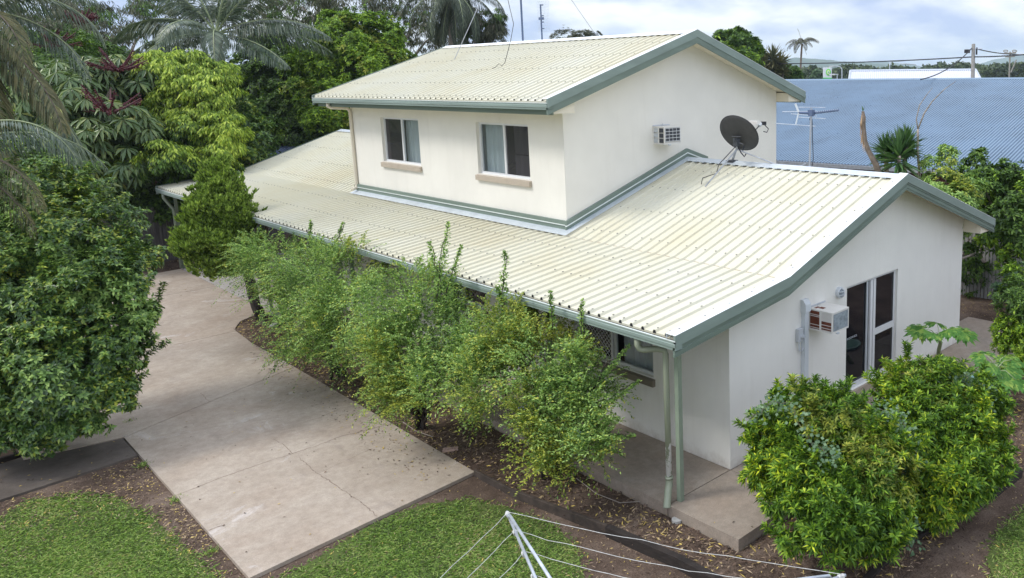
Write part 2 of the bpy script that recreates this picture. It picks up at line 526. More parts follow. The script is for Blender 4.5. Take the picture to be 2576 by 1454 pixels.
def mat_peel():
    m, t, b = newmat('pipe_green_peeling')
    g = t.nodes.new('ShaderNodeNewGeometry')
    s = t.nodes.new('ShaderNodeSeparateXYZ'); t.links.new(g.outputs['Position'], s.inputs[0])
    mr = t.nodes.new('ShaderNodeMapRange')
    mr.inputs['From Min'].default_value = 1.05; mr.inputs['From Max'].default_value = .75
    t.links.new(s.outputs['Z'], mr.inputs['Value'])
    f = noise(t, 9, 6, .7, stretch=(1, 1, .5))
    mr2 = t.nodes.new('ShaderNodeMapRange')
    mr2.inputs['From Min'].default_value = .27; mr2.inputs['From Max'].default_value = .36
    t.links.new(s.outputs['Z'], mr2.inputs['Value'])
    m0 = t.nodes.new('ShaderNodeMath'); m0.operation = 'MULTIPLY'
    t.links.new(f, m0.inputs[0]); t.links.new(mr2.outputs[0], m0.inputs[1])
    mu = t.nodes.new('ShaderNodeMath'); mu.operation = 'MULTIPLY'
    t.links.new(m0.outputs[0], mu.inputs[0]); t.links.new(mr.outputs[0], mu.inputs[1])
    k = ramp(t, mu.outputs[0], [(.455, (0, 0, 0)), (.47, (1, 1, 1))])
    c = mixc(t, (.30, .33, .24), (.85, .86, .85), k)
    t.links.new(c, b.inputs['Base Color']); b.inputs['Roughness'].default_value = .55
    return m


M['peel'] = mat_peel()
M['post'] = paint('post_green', (.235, .285, .215), .55, .1, 4)

# ------------------------------------------------------------------ house numbers (metres)
UX, UY, UX1, UY1 = .986, 4.921, 7.367, 13.798            # upper storey walls
GX, GZ = -1.485, 2.411                                   # lower gutter lip
RY0, RY1 = -.407, 22.16                                  # lower roof, near and far rake
BX, BZ = .842, 2.719                                     # change of pitch
RX, RZ = 4.206, 3.888                                    # lower ridge
EX, EZ = 8.022, 2.558
WX = 7.419
PITCH = (RZ - BZ) / (RX - BX)
AX, AZ = .361, 5.187                                     # upper gutter lip
PX, PZ = 4.177, 6.543                                    # upper ridge
QX = 7.992
UR0, UR1 = 4.525, 14.49
zu = lambda x: PZ - (PZ - AZ - .02) * abs(x - PX) / (PX - AX)


def zroof(x):
    if x < BX: return GZ + .02 + (BZ - GZ - .02) * (x - GX) / (BX - GX)
    if x < RX: return BZ + PITCH * (x - BX)
    return RZ - (RZ - EZ) * (x - RX) / (EX - RX)


house = empty('house', (3.5, 6, 0), 'two storey cream rendered house with ribbed cream metal roofs and green trim', 'house')


def rib_sheet(mb, y0, y1, line, per=.217, h=.032, thick=.03, mi=0):
    """ribbed sheet: line = [(x, z), ...] down the slope, ribs run along it, repeated along y"""
    prof = []
    y = y0
    while y < y1 - 1e-6:
        for dy_, dz_ in ((0, 0), (.150, 0), (.165, h), (.195, h)):
            if y + dy_ <= y1: prof.append((y + dy_, dz_))
        y += per
    prof.append((y1, 0))
    n = len(prof)
    vs = []
    for (x, z) in line:
        vs += [(x, a, z + b) for a, b in prof]
    fs = []
    for j in range(len(line) - 1):
        for i in range(n - 1):
            fs.append((j * n + i, j * n + i + 1, (j + 1) * n + i + 1, (j + 1) * n + i))
    mb.add(vs, fs, mi)
    # underside and closed edges
    for (a, b) in zip(line[:-1], line[1:]):
        mb.quad((a[0], y0, a[1] - thick), (b[0], y0, b[1] - thick), (b[0], y1, b[1] - thick), (a[0], y1, a[1] - thick), mi)
        for yy in (y0, y1):
            mb.quad((a[0], yy, a[1]), (b[0], yy, b[1]), (b[0], yy, b[1] - thick), (a[0], yy, a[1] - thick), mi)
    for (x, z) in (line[0], line[-1]):
        mb.quad((x, y0, z), (x, y1, z), (x, y1, z - thick), (x, y0, z - thick), mi)


def screws(mb, y0, y1, rows, zf, per=.217, mi=1, skip=None):
    y = y0 + .18
    while y < y1:
        for r in rows:
            x = r + rng.uniform(-.012, .012)
            if rng.random() < .06: continue
            if skip and skip(x, y): continue
            z = zf(x) + .03
            mb.box((x - .011, y - .009, z), (x + .011, y + .009, z + .009 + rng.uniform(0, .004)), mi)
        y += per


# --- lower roof
lower = MB()
rib_sheet(lower, RY0, RY1, [(GX + .055, zroof(GX + .055)), (BX, BZ), (RX, RZ)])
rib_sheet(lower, RY0, RY1, [(RX + .001, RZ), (EX - .05, EZ + .03)])
inside = lambda x, y: UX - .1 < x < UX1 and UY - .1 < y < UY1
screws(lower, RY0, RY1, (-1.36, -.55, .3, 1.15, 2.0, 2.85, 3.65), zroof, skip=inside)
screws(lower, RY0, RY1, (5.0, 5.9), zroof, skip=inside)
roof_l = lower.build('lower_roof', [M['roof'], M['screw']], house)
tag(roof_l, 'cream ribbed metal roof over the single storey part')
# ribs end dark where the foam filler shows over the gutter
fill = MB()
y = RY0
xe = GX + .052
ze = zroof(GX + .055)
while y < RY1:
    fill.prism([(xe, y + .148, ze - .012), (xe, y + .210, ze - .012), (xe, y + .190, ze + .020), (xe, y + .170, ze + .020)], (.004, 0, 0))
    y += .217
fill.box((xe - .001, RY0 + .05, ze - .05), (xe + .03, RY1, ze - .031))  # flat black strip stands in for the shadow gap under the sheet
fill.build('foam_and_shadow_gap', M['black'], roof_l)
# break line flashing scuffs
brk = MB()
brk.box((BX - .006, RY0 + .1, BZ - .004), (BX + .006, UY - .2, BZ + .006))
brk.build('lap_joint', M['sill'], roof_l)

# ridge cap, rake caps
cap = MB()
cap.prism([(RX - .17, RY0, RZ - .02), (RX, RY0, RZ + .045), (RX + .17, RY0, RZ - .02), (RX, RY0, RZ + .038)], (0, UY - RY0 - .01, 0))
cap2 = MB()
cap2.prism([(RX - .17, UY1 + .01, RZ - .02), (RX, UY1 + .01, RZ + .045), (RX + .17, UY1 + .01, RZ - .02), (RX, UY1 + .01, RZ + .038)], (0, RY1 - UY1, 0))
y = RY0 + .15
while y < UY:
    cap.box((RX - .175, y - .06, RZ - .035), (RX - .165, y + .06, RZ - .015))
    y += .217
cap.build('ridge_cap', M['zinc'], house); cap2.build('ridge_cap', M['zinc'], house)


def band(mb, pts, y, dz0, dz1, dy_, mi=0):
    """strip hanging under a roof edge: pts (x,z) line, from z+dz0 to z+dz1, thick dy_ from y"""
    for (a, b) in zip(pts[:-1], pts[1:]):
        mb.prism([(a[0], y, a[1] + dz0), (b[0], y, b[1] + dz0), (b[0], y, b[1] + dz1), (a[0], y, a[1] + dz1)], (0, dy_, 0), mi)


Lpts = [(GX, GZ + .02), (BX, BZ), (RX, RZ), (EX, EZ)]
rk = MB()
band(rk, Lpts, RY0 - .03, .055, -.09, .03)                         # barge capping face
b2 = MB()
for k in range(4):
    band(b2, Lpts, RY0 - .018 + (k % 2) * .008, -.091 - k * .034, -.124 - k * .034, .03)
top = MB()
for a, b in zip(Lpts[:-1], Lpts[1:]):
    top.prism([(a[0], RY0 - .03, a[1] + .056), (b[0], RY0 - .03, b[1] + .056), (b[0], RY0 - .03, b[1] + .062), (a[0], RY0 - .03, a[1] + .062)], (0, .16, 0))
    top.prism([(a[0], RY0 + .13, a[1] + .004), (b[0], RY0 + .13, b[1] + .004), (b[0], RY0 + .13, b[1] + .062), (a[0], RY0 + .13, a[1] + .062)], (0, .004, 0))
for x in np.arange(-1.3, 8, .47):
    z = zroof(x) + .062
    top.box((x - .012, RY0 + .07, z), (x + .012, RY0 + .09, z + .008), 1)
rk.build('barge_cap', M['green2'], house)
b2.build('barge_board', M['green'], house)
top.build('rake_flashing', [M['capwhite'], M['screw']], house)
bk = MB()
band(bk, Lpts, RY1, .05, -.2, .03)
bk.build('barge_board', M['green'], house)


def gutter(name, x, z, y0, y1, s, h=.115, wd=.12):
    """open box gutter with its lip at x, opening upward; s = -1 when the outer face looks to -x"""
    g = MB()
    prof = [(0, 0), (0, -.03), (-.010 * -s, -.036), (-.010 * -s, -.075), (0, -.081), (0, -h), (-s * wd, -h), (-s * wd, -.03), (-s * (wd - .006), -.03), (-s * (wd - .006), -h + .006), (-s * .006, -h + .006), (-s * .006, 0)]
    g.prism([(x + a, y0, z + b) for a, b in prof], (0, y1 - y0, 0))
    for yy in (y0, y1 - .006):
        g.box((x - s * .003, yy + (.002 if yy == y0 else -.002), z - h + .003), (x - s * (wd - .003), yy + (.008 if yy == y0 else .004), z - .003))
    y = y0 + .1
    while y < y1 - .1:
        g.box((x + s * .0035, y, z - .052), (x + s * .001, y + .05, z - .058), 1)
        y += .115
    o = g.build(name, [M['green2'], M['sill2']], house)
    l = MB()
    l.box((x + s * .006, y0, z - .004), (x - s * .012, y1, z + .008))
    l.build('gutter_lip', M['lip'], o)
    return o


gutter('gutter', GX, GZ, RY0 - .03, RY1 + .03, -1)
gutter('gutter', EX + .02, EZ + .01, RY0 - .02, RY1, 1)
fs = MB()
fs.box((GX + .125, RY0 + .02, GZ - .17), (GX + .15, RY1, GZ - .03))
fs.build('fascia', M['green'], house)
fs = MB(); fs.box((EX - .13, RY0 + .02, EZ - .2), (EX - .10, RY1, EZ - .03)); fs.build('fascia', M['green'], house)

# soffits of the lower roof at the near gable
sf = MB()
for a, b in (((BX, BZ), (RX, RZ)), ((RX, RZ), (EX - .14, zroof(EX - .14)))):
    sf.prism([(a[0], RY0 + .02, a[1] - .12), (b[0], RY0 + .02, b[1] - .12), (b[0], RY0 + .02, b[1] - .09), (a[0], RY0 + .02, a[1] - .09)], (0, -RY0 - .03, 0))
sf.prism([(WX + .002, RY0 + .03, EZ - .17), (EX - .14, RY0 + .03, EZ - .17), (EX - .14, RY0 + .03, EZ - .06), (WX + .002, RY0 + .03, zroof(WX) - .13)], (0, RY1 - RY0 - .1, 0))
sf.build('soffit', M['soffit'], house)


# --- walls
def wall_x(mb, x, y0, y1, z0, z1, holes, depth=.12, sgn=1, mi=0):
    """sheet in plane x = const with rectangular holes (y0,y1,z0,z1) and reveals going sgn*depth inwards"""
    ys = sorted({y0, y1, *[h[0] for h in holes], *[h[1] for h in holes]})
    zs = sorted({z0, z1, *[h[2] for h in holes], *[h[3] for h in holes]})
    for a, b in zip(ys[:-1], ys[1:]):
        for c, d in zip(zs[:-1], zs[1:]):
            ym, zm = (a + b) / 2, (c + d) / 2
            if any(h[0] < ym < h[1] and h[2] < zm < h[3] for h in holes): continue
            mb.quad((x, a, c), (x, b, c), (x, b, d), (x, a, d), mi)
            mb.quad((x + sgn * depth, a, c), (x + sgn * depth, b, c), (x + sgn * depth, b, d), (x + sgn * depth, a, d), mi)
    X = x + sgn * depth
    for h in holes:
        mb.quad((x, h[0], h[2]), (X, h[0], h[2]), (X, h[0], h[3]), (x, h[0], h[3]), mi)
        mb.quad((x, h[1], h[2]), (X, h[1], h[2]), (X, h[1], h[3]), (x, h[1], h[3]), mi)
        mb.quad((x, h[0], h[2]), (X, h[0], h[2]), (X, h[1], h[2]), (x, h[1], h[2]), mi)
        mb.quad((x, h[0], h[3]), (X, h[0], h[3]), (X, h[1], h[3]), (x, h[1], h[3]), mi)


def swapxy(mb):
    mb.v = [(b, a, c) for a, b, c in mb.v]
    return mb


W1 = (10.32, 12.17, 3.66, 4.74)
W2 = (6.03, 7.89, 3.66, 4.74)
WA = (1.58, 3.55, 1.0, 1.95)
WB = (6.25, 8.1, 1.2, 1.95)
WC = (4.55, 5.45, .9, 1.95)
DR = (3.01, 4.72, .2, 2.1)
HY1 = 12.6

wl = MB()
wall_x(wl, 0, 0, HY1, 0, zroof(0) - .035, [WA, WB, WC], .14)
e1 = MB()
wall_x(e1, 0, 0, WX, -.0, 2.1, [DR], .14)
swapxy(e1)
wl.add(e1.v, e1.f)
wl.prism([(.003, 0, 2.1), (WX - .003, 0, 2.1), (WX - .003, 0, zroof(WX) - .04), (RX, 0, RZ - .04), (BX, 0, BZ - .04), (.003, 0, zroof(0) - .04)], (0, .14, 0))
wl.quad((WX, 0, 0), (WX, HY1, 0), (WX, HY1, zroof(WX) - .04), (WX, 0, zroof(WX) - .04))
wl.prism([(.003, HY1, 0), (WX - .003, HY1, 0), (WX - .003, HY1, zroof(WX) - .04), (RX, HY1, RZ - .04), (BX, HY1, BZ - .04), (0, HY1, zroof(0) - .04)], (0, .1, 0))
wl.build('lower_wall', M['wall_low'], house)
pl = MB()
pl.box((.02, .01, -.2), (WX - .02, HY1 - .02, -.002))
pl.build('footing', M['plinth'], house)
ds = MB()
ds.box((DR[0] - .06, -.05, .06), (DR[1] + .06, .1, .195))
ds.box((DR[0] - .5, -.03, .005), (DR[1] + .5, .0, .055))
ds.build('door_step', M['plinth'], house)

wu = MB()
wall_x(wu, UX, UY, UY1, 2.6, 5.12, [W1, W2], .12)
for yy, th in ((UY, .1), (UY1, -.1)):
    wu.prism([(UX + .003, yy, 2.6), (UX1 - .003, yy, 2.6), (UX1 - .003, yy, zu(UX1) - .12), (4.177, yy, PZ - .12), (UX + .003, yy, zu(UX) - .12)], (0, th, 0))
wu.quad((UX1, UY, 2.3), (UX1, UY1, 2.3), (UX1, UY1, 5.2), (UX1, UY, 5.2))
wu.build('upper_wall', M['render_wall'], house)


def window(y0, y1, z0, z1, x, left_dark, curtain, sillmat, screen_side=None, sill=True):
    """sliding window set in plane x, looking to -x; y1 is its left side seen from outside"""
    fr = MB()
    X = x + .07
    t = .045
    fr.box((X, y0, z0), (X + .05, y0 + t, z1)); fr.box((X, y1 - t, z0), (X + .05, y1, z1))
    fr.box((X, y0 + t, z0), (X + .05, y1 - t, z0 + t)); fr.box((X, y0 + t, z1 - t), (X + .05, y1 - t, z1))
    ym = (y0 + y1) / 2
    fr.box((X - .006, ym - .03, z0 + t), (X + .045, ym + .03, z1 - t))
    o = fr.build('window', M['alu'], house)
    for s, (a, b) in enumerate(((y0 + t, ym - .03), (ym + .03, y1 - t))):
        g = MB()
        dark = (s == 1) == left_dark
        gx = X + .02 + s * .012
        g.quad((gx, a, z0 + t), (gx, b, z0 + t), (gx, b, z1 - t), (gx, a, z1 - t))
        p = g.build('pane', M['screen'] if dark else M['glass'], o)
        if dark:
            tag(p, 'dark pane behind an insect screen')
            r = MB(); zz = z0 + (z1 - z0) * .42
            r.box((gx + .01, a, zz), (gx + .02, b, zz + .02)); r.build('screen_rail', M['dark'], o)
    for (a, b) in curtain:
        c = MB()
        n = max(8, int((b - a) / .03))
        ys = np.linspace(a, b, n + 1)
        off = [.03 * math.sin(q * 38 + math.sin(q * 9) * 2) for q in ys]
        vs = [(X + .15 + k, q, z0 - .15) for q, k in zip(ys, off)] + [(X + .15 + k * .7, q, z1 + .1) for q, k in zip(ys, off)]
        c.add(vs, [(i, i + 1, i + 2 + n, i + 1 + n) for i in range(n)])
        c.build('curtain', M['curtain'], o)
    if sill:
        s_ = MB()
        s_.prism([(x + .069, y0 - .04, z0), (x - .06, y0 - .04, z0 - .03), (x - .06, y0 - .04, z0 - .13), (x - .002, y0 - .04, z0 - .13), (x - .002, y0 - .04, z0 - .03)], (0, y1 - y0 + .08, 0))
        s_.build('window_sill', sillmat, o)
    return o


wA = window(*W1, UX, True, [(10.6, 11.40)], M['sill'])
tag(wA, 'white framed sliding window beside the cream downpipe, left pane dark')
wB = window(*W2, UX, False, [(7.22, 8.02), (6.35, 6.85)], M['sill'])
tag(wB, 'white framed sliding window near the upper corner, right pane dark')
wC = window(*WA, 0, True, [(1.6, 2.5)], M['sill2'])
wD = window(*WB, 0, True, [], M['sill2'])
wE = window(*WC, 0, False, [], M['sill2'])


def grille(par, y0, y1, z0, z1, x):
    g = MB()
    s = .085
    for k in range(int((y1 - y0 + z1 - z0) / s) + 1):
        for sg in (1, -1):
            # a straight bar at 55 degrees clipped to the rectangle
            pts = []
            c = k * s
            for q in np.linspace(0, 1, 2):
                pass
            ya, za = (y0 + c, z0); yb, zb = (y0 + c - (z1 - z0), z1)
            if ya > y1: za += (ya - y1); ya = y1
            if yb < y0: zb -= (y0 - yb); yb = y0
            if za >= z1 or zb <= z0: continue
            if sg < 0: ya, yb = y0 + y1 - ya, y0 + y1 - yb
            g.tube([(x + .001 * sg, ya, za), (x + .001 * sg, yb, zb)], .0045, 4)
    g.box((x - .012, y0, z0), (x + .012, y0 + .03, z1)); g.box((x - .012, y1 - .03, z0), (x + .012, y1, z1))
    g.box((x - .012, y0 + .03, z0), (x + .012, y1 - .03, z0 + .03)); g.box((x - .012, y0 + .03, z1 - .03), (x + .012, y1 - .03, z1))
    g.build('security_screen', M['alu'], par)


grille(wC, 2.57, 3.52, 1.03, 1.92, .03)
grille(wD, 7.15, 8.07, 1.23, 1.92, .03)

# interior floor slabs keep the rooms dark
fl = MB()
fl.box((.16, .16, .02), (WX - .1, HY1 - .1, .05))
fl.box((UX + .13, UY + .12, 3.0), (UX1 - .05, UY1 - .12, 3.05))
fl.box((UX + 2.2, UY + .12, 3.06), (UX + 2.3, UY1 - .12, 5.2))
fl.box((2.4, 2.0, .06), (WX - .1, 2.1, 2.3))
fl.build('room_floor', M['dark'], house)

# sliding door on the end wall
dr = MB()
x0, x1, z0, z1 = DR
t = .05
Y = .05
dr.box((x0, Y, z0), (x0 + t * .6, Y + .09, z1)); dr.box((x1 - t, Y, z0), (x1, Y + .09, z1))
dr.box((x0 + t * .6, Y, z1 - t), (x1 - t, Y + .09, z1)); dr.box((x0 + t * .6, Y - .01, z0), (x1 - t, Y + .09, z0 + .07))
xm = x0 + (x1 - x0) * .5
dr.box((xm - .02, Y - .012, z0 + .07), (xm + .05, Y + .03, z1 - t))
dr.box((xm + .07, Y - .018, z0 + .07), (xm + .14, Y + .025, z1 - t))
dr.box((xm + .14, Y - .016, z0 + .80), (x1 - t, Y + .02, z0 + .91))
door = dr.build('sliding_door', M['alu'], house)
for a, b, yy in ((x0 + .03, xm - .02, Y + .05), (xm + .14, x1 - t, Y + .01)):
    g = MB(); g.quad((a, yy, z0 + .07), (b, yy, z0 + .07), (b, yy, z1 - t), (a, yy, z1 - t)); g.build('pane', M['tinted'], door)
g = MB()
g.box((xm - .1, Y + .02, z0 + .07), (xm - .055, Y + .04, z1 - t)); g.box((x1 - .16, Y + .03, z0 + .07), (x1 - .13, Y + .04, z1 - t))
g.build('door_stile', M['greyplastic'], door)
g = MB()
xx = x0 + .06
for wd in (.09, .03, .1, .03, .09):
    zz = 1.1
    for aa in ((0, 0, wd, .006), (0, .024, wd, .03), (0, .006, .006, .024), (wd - .006, .006, wd, .024)):
        g.box((xx + aa[0], Y + .046, zz + aa[1]), (xx + aa[2], Y + .048, zz + aa[3]))
    xx += wd + .022
g.build('safety_decal', M['greyplastic'], door)

# wall base flashing round the upper storey
fb = MB()
fb.box((UX - .035, UY + .002, 2.78), (UX, UY1, 2.885)); fb.box((UX - .05, UY + .002, 2.905), (UX, UY1, 2.975))
fw = MB(); fw.box((UX - .054, UY + .002, 2.886), (UX, UY1, 2.904))
for (xa, za), (xb, zb) in (((UX - .05, zroof(UX) - .02), (RX, RZ)), ((RX, RZ), (4.85, zroof(4.85)))):
    fb.prism([(xa, UY - .035, za + .02), (xb, UY - .035, zb + .02), (xb, UY - .035, zb + .12), (xa, UY - .035, za + .12)], (0, .034, 0))
    fb.prism([(xa, UY - .05, za + .145), (xb, UY - .05, zb + .145), (xb, UY - .05, zb + .225), (xa, UY - .05, za + .225)], (0, .049, 0))
    fw.prism([(xa, UY - .054, za + .121), (xb, UY - .054, zb + .121), (xb, UY - .054, zb + .144), (xa, UY - .054, za + .144)], (0, .053, 0))
fo = fb.build('wall_flashing', M['green'], house)
fw.build('flashing_bead', M['lip'], fo)
zs = MB()
zx = UX - .2
zs.quad((zx, UY - .2, zroof(zx) + .036), (zx, UY1, zroof(zx) + .036), (UX - .02, UY1, zroof(UX) + .045), (UX - .02, UY - .02, zroof(UX) + .045))
zs.quad((zx, UY - .2, zroof(zx) + .036), (UX - .02, UY - .02, zroof(UX) + .045), (RX - .1, UY - .02, zroof(RX - .1) + .045), (RX - .1, UY - .2, zroof(RX - .1) + .036))
zs.build('apron_flashing', M['zinc'], house)

# --- upper roof
up = MB()
rib_sheet(up, UR0, UR1, [(AX + .05, zu(AX + .05)), (PX, PZ)])
rib_sheet(up, UR0, UR1, [(PX + .001, PZ), (QX - .05, zu(QX - .05))])
screws(up, UR0, UR1, (.5, 1.25, 2.05, 2.8, 3.5), zu)
roof_u = up.build('upper_roof', [M['roof'], M['screw']], house)
tag(roof_u, 'cream ribbed metal roof over the upper storey')
Upts = [(AX, AZ + .02), (PX, PZ), (QX, AZ + .02)]
a_ = MB(); band(a_, Upts, UR0 - .03, .055, -.10, .03); a_.build('barge_cap', M['green2'], house)
a_ = MB()
band(a_, Upts, UR0 - .02, -.101, -.225, .03); a_.build('barge_board', M['green'], house)
a_ = MB()
for p, q in zip(Upts[:-1], Upts[1:]):
    a_.prism([(p[0], UR0 - .03, p[1] + .056), (q[0], UR0 - .03, q[1] + .056), (q[0], UR0 - .03, q[1] + .062), (p[0], UR0 - .03, p[1] + .062)], (0, .15, 0))
a_.build('rake_flashing', M['capwhite'], house)
a_ = MB(); band(a_, Upts, UR1, .05, -.2, .03); a_.build('barge_board', M['green'], house)
a_ = MB()
a_.prism([(PX - .17, UR0, PZ - .02), (PX, UR0, PZ + .05), (PX + .17, UR0, PZ - .02), (PX, UR0, PZ + .04)], (0, UR1 - UR0, 0))
a_.build('ridge_cap', M['capwhite'], house)
gutter('gutter', AX, AZ, UR0 - .02, UR1 + .02, -1)
gutter('gutter', QX + .02, AZ, UR0 - .02, UR1, 1)
a_ = MB()
a_.box((AX + .125, UR0 + .01, AZ - .21), (AX + .15, UR1, AZ - .02)); a_.build('fascia', M['green'], house); a_ = MB(); a_.box((QX - .15, UR0 + .01, AZ - .19), (QX - .12, UR1, AZ - .02))
a_.build('fascia', M['green'], house)
a_ = MB()
for p, q in (((AX + .16, zu(AX + .16)), (PX, PZ)), ((PX, PZ), (QX - .16, zu(QX - .16)))):
    a_.prism([(p[0], UR0 + .01, p[1] - .15), (q[0], UR0 + .01, q[1] - .15), (q[0], UR0 + .01, q[1] - .11), (p[0], UR0 + .01, p[1] - .11)], (0, UY - UR0 - .015, 0))
a_.prism([(AX + .16, UR0 + .02, AZ - .19), (UX - .003, UR0 + .02, AZ - .19), (UX - .003, UR0 + .02, AZ + .05), (AX + .16, UR0 + .02, AZ - .06)], (0, UR1 - UR0 - .1, 0))
a_.prism([(QX - .16, UR0 + .02, AZ - .16), (UX1 + .003, UR0 + .02, AZ - .16), (UX1 + .003, UR0 + .02, AZ + .05), (QX - .16, UR0 + .02, AZ - .06)], (0, UR1 - UR0 - .1, 0))
a_.build('soffit', M['soffit'], house)

# --- posts, beam, downpipes
for yy in (-.05, 2.72, 5.5, 9.6, 14.6, 21.95):
    p = MB()
    p.box((-1.105, yy - .035, 0 if yy < 12 else -.146), (-1.035, yy + .035, 2.26))
    p.build('post', M['post'], house)
p = MB()
p.box((-1.13, -.12, 2.262), (-1.03, RY1 - .1, 2.38))
p.build('verandah_beam', M['post'], house)
for yy in np.arange(.3, 22, .9):
    p = MB(); p.prism([(-1.33, yy, 2.30), (.0, yy, 2.50), (.0, yy, zroof(0) - .05), (-1.33, yy, zroof(-1.33) - .05)], (0, .04, 0)); p.build('rafter', M['post'], house)
p = MB(); p.box((-1.0, -.15, 2.17), (-.96, -.11, 2.30)); p.box((-.99, -.11, 2.2), (-.02, -.07, 2.34)); p.build('beam_bracket', M['soffit'], house)
for yy in (14.6, 18.3, 21.95):
    p = MB(); p.box((3.5, yy - .05, -.15), (3.6, yy + .05, 3.5)); p.build('post', M['post'], house); p = MB(); p.box((7.2, yy - .05, -.15), (7.3, yy + .05, 2.6)); p.build('post', M['post'], house)
dp = MB()
dp.tube([(-1.42, .33, 2.30), (-1.42, .33, 2.19), (-1.40, .31, 2.14), (-1.37, .29, 2.12), (-1.22, .17, 2.12), (-1.15, .11, 2.10), (-1.145, .095, 2.04), (-1.145, .085, .30)], .041, 12)
dp.tube([(-1.145, .085, .33), (-1.145, .085, .22), (-1.19, .06, .16), (-1.30, -.02, -.02)], .05, 12, cap=False)
dp.tube([(-1.145, .085, .30), (-1.145, .085, .335)], .056, 12)
dpo = dp.build('downpipe', M['peel'], house, smooth=True)
tag(dpo, 'green downpipe with peeling white patches at the verandah corner')
dp = MB()
dp.tube([(.43, 13.75, 5.08), (.43, 13.75, 4.98), (.50, 13.75, 4.95), (.86, 13.72, 4.93), (.93, 13.72, 4.88), (.945, 13.72, 4.80), (.945, 13.70, 2.95), (.93, 13.70, 2.88), (.80, 13.66, 2.85)], .042, 10)
dp.build('downpipe', M['pipe_cream'], house, smooth=True)
dp = MB()
dp.tube([(-1.42, 21.7, 2.3), (-1.42, 21.7, 2.15), (-1.18, 21.8, 1.75), (-1.16, 21.85, -.1)], .045, 8)
dp.build('downpipe', M['post'], house, smooth=True)

# ------------------------------------------------------------------ ground
gr = MB()
gr.quad((-4000, -4000, -.2), (9000, -4000, -.2), (9000, 9000, -.2), (-4000, 9000, -.2))
tag(gr.build('ground', M['soil']), kind='structure')


def slab(name, polys, z0, z1, mat, kind='structure'):
    g = MB()
    for p in polys: g.prism([(a, b, z0) for a, b in p], (0, 0, z1 - z0))
    o = g.build(name, mat)
    return tag(o, kind=kind)


gap = .008
DX0, DX1 = -5.385, -2.28
isl = [(-2.28, 9.866), (-2.30, 12.2), (-2.27, 13.1), (-2.16, 13.7), (-1.9, 14.25), (-1.5, 14.55), (-1.1, 14.35), (-.9, 13.4)]
slab('driveway', [
    [(DX0, 2.79), (DX1, 3.06), (DX1, 9.86 - gap), (DX0, 8.55 - gap)],
    [(DX0, 8.55 + gap), (DX1, 9.86 + gap), (-2.30, 12.2), (-2.23, 13.48 - gap), (-6.6, 13.3 - gap), (-6.6, 8.8)],
    [(-2.23, 13.48 + gap), (-2.16, 13.75), (-1.9, 14.25), (-1.5, 14.55), (-1.15, 14.4), (-1.15, 18.6 - gap), (-7.2, 18.4 - gap), (-6.6, 13.3 + gap)],
    [(-1.15, 18.6 + gap), (-1.15, 21.95), (-7.2, 20.9), (-7.2, 18.4 + gap)]], -.3, -.15, M['concrete'])
slab('carport_floor', [[(-1.135, 12.62), (7.3, 12.62), (7.3, 22.0), (-1.135, 22.0)]], -.3, -.146, M['concrete3'])
slab('patio', [[(-1.262, -1.24), (-.005, -1.24), (-.005, 0 - gap), (-1.262, -.0 - gap)], [(-1.262, gap), (-.005, gap), (-.005, 12.6), (-1.262, 12.6)],
               [(-.005 + gap, -1.24), (3.0, -1.24), (3.0, -.008), (-.005 + gap, -.008)], [(3.0 + gap, -1.24), (6.2, -1.24), (6.2, -.008), (3.0 + gap, -.008)],
               [(6.2 + gap, -1.24), (9.2, -1.24), (9.2, .6), (7.45, .6), (7.45, -.008), (6.2 + gap, -.008)]], -.25, -.001, M['concrete2'])
slab('footpath', [[(-5.405, 9.10), (-5.40, 7.64), (-9.5, 7.25), (-9.5, 8.6)]], -.25, -.165, M['asphalt'])
cr = MB()


def crack(pts, wd=.008):
    P = [onz(u, v, -.148) for u, v in pts]
    Q = []
    for a, b in zip(P[:-1], P[1:]):
        n = max(2, int(np.linalg.norm(b - a) / .05))
        for i in range(n): Q.append(a + (b - a) * i / n + np.array([*rng.normal(0, .008, 2), 0]))
    Q.append(P[-1])
    for a, b in zip(Q[:-1], Q[1:]):
        d = norm(b - a); s = np.array([-d[1], d[0], 0]) * wd * rng.uniform(.3, 1)
        cr.quad(a - s, b - s, b + s, a + s)


crack([(440, 1247), (560, 1200), (672, 1161), (736, 1141), (800, 1120), (859, 1097), (1000, 1062)])
crack([(753, 1151), (790, 1184), (859, 1231), (905, 1262), (949, 1298)], .008)
crack([(667, 1088), (730, 1070), (800, 1052), (850, 1030)], .005)
crack([(505, 988), (520, 1005), (528, 1010)], .006)
crack([(688, 1104), (715, 1120), (736, 1141)], .006)
crack([(800, 1190), (850, 1168), (930, 1130)], .004)
crack([(523, 1335), (560, 1322)], .008)
crack([(400, 1095), (900, 1020), (1060, 985)], .003)
cro = cr.build('driveway_crack', M['crack']); tag(cro, kind='structure')

# garden beds
bd = MB()
bedA = [(-2.27, 3.0), (-2.26, 2.08), (-2.03, .33), (-1.9, -.89), (-1.93, -1.5), (-1.9, -2.6), (-1.0, -3.0), (1.4, -3.1), (9.3, -3.2), (9.3, -1.25), (-1.27, -1.25), (-1.27, 12.6), (-1.0, 13.5), (-1.2, 14.3), (-1.5, 14.5), (-1.9, 14.2), (-2.2, 13.6), (-2.27, 13.0)]


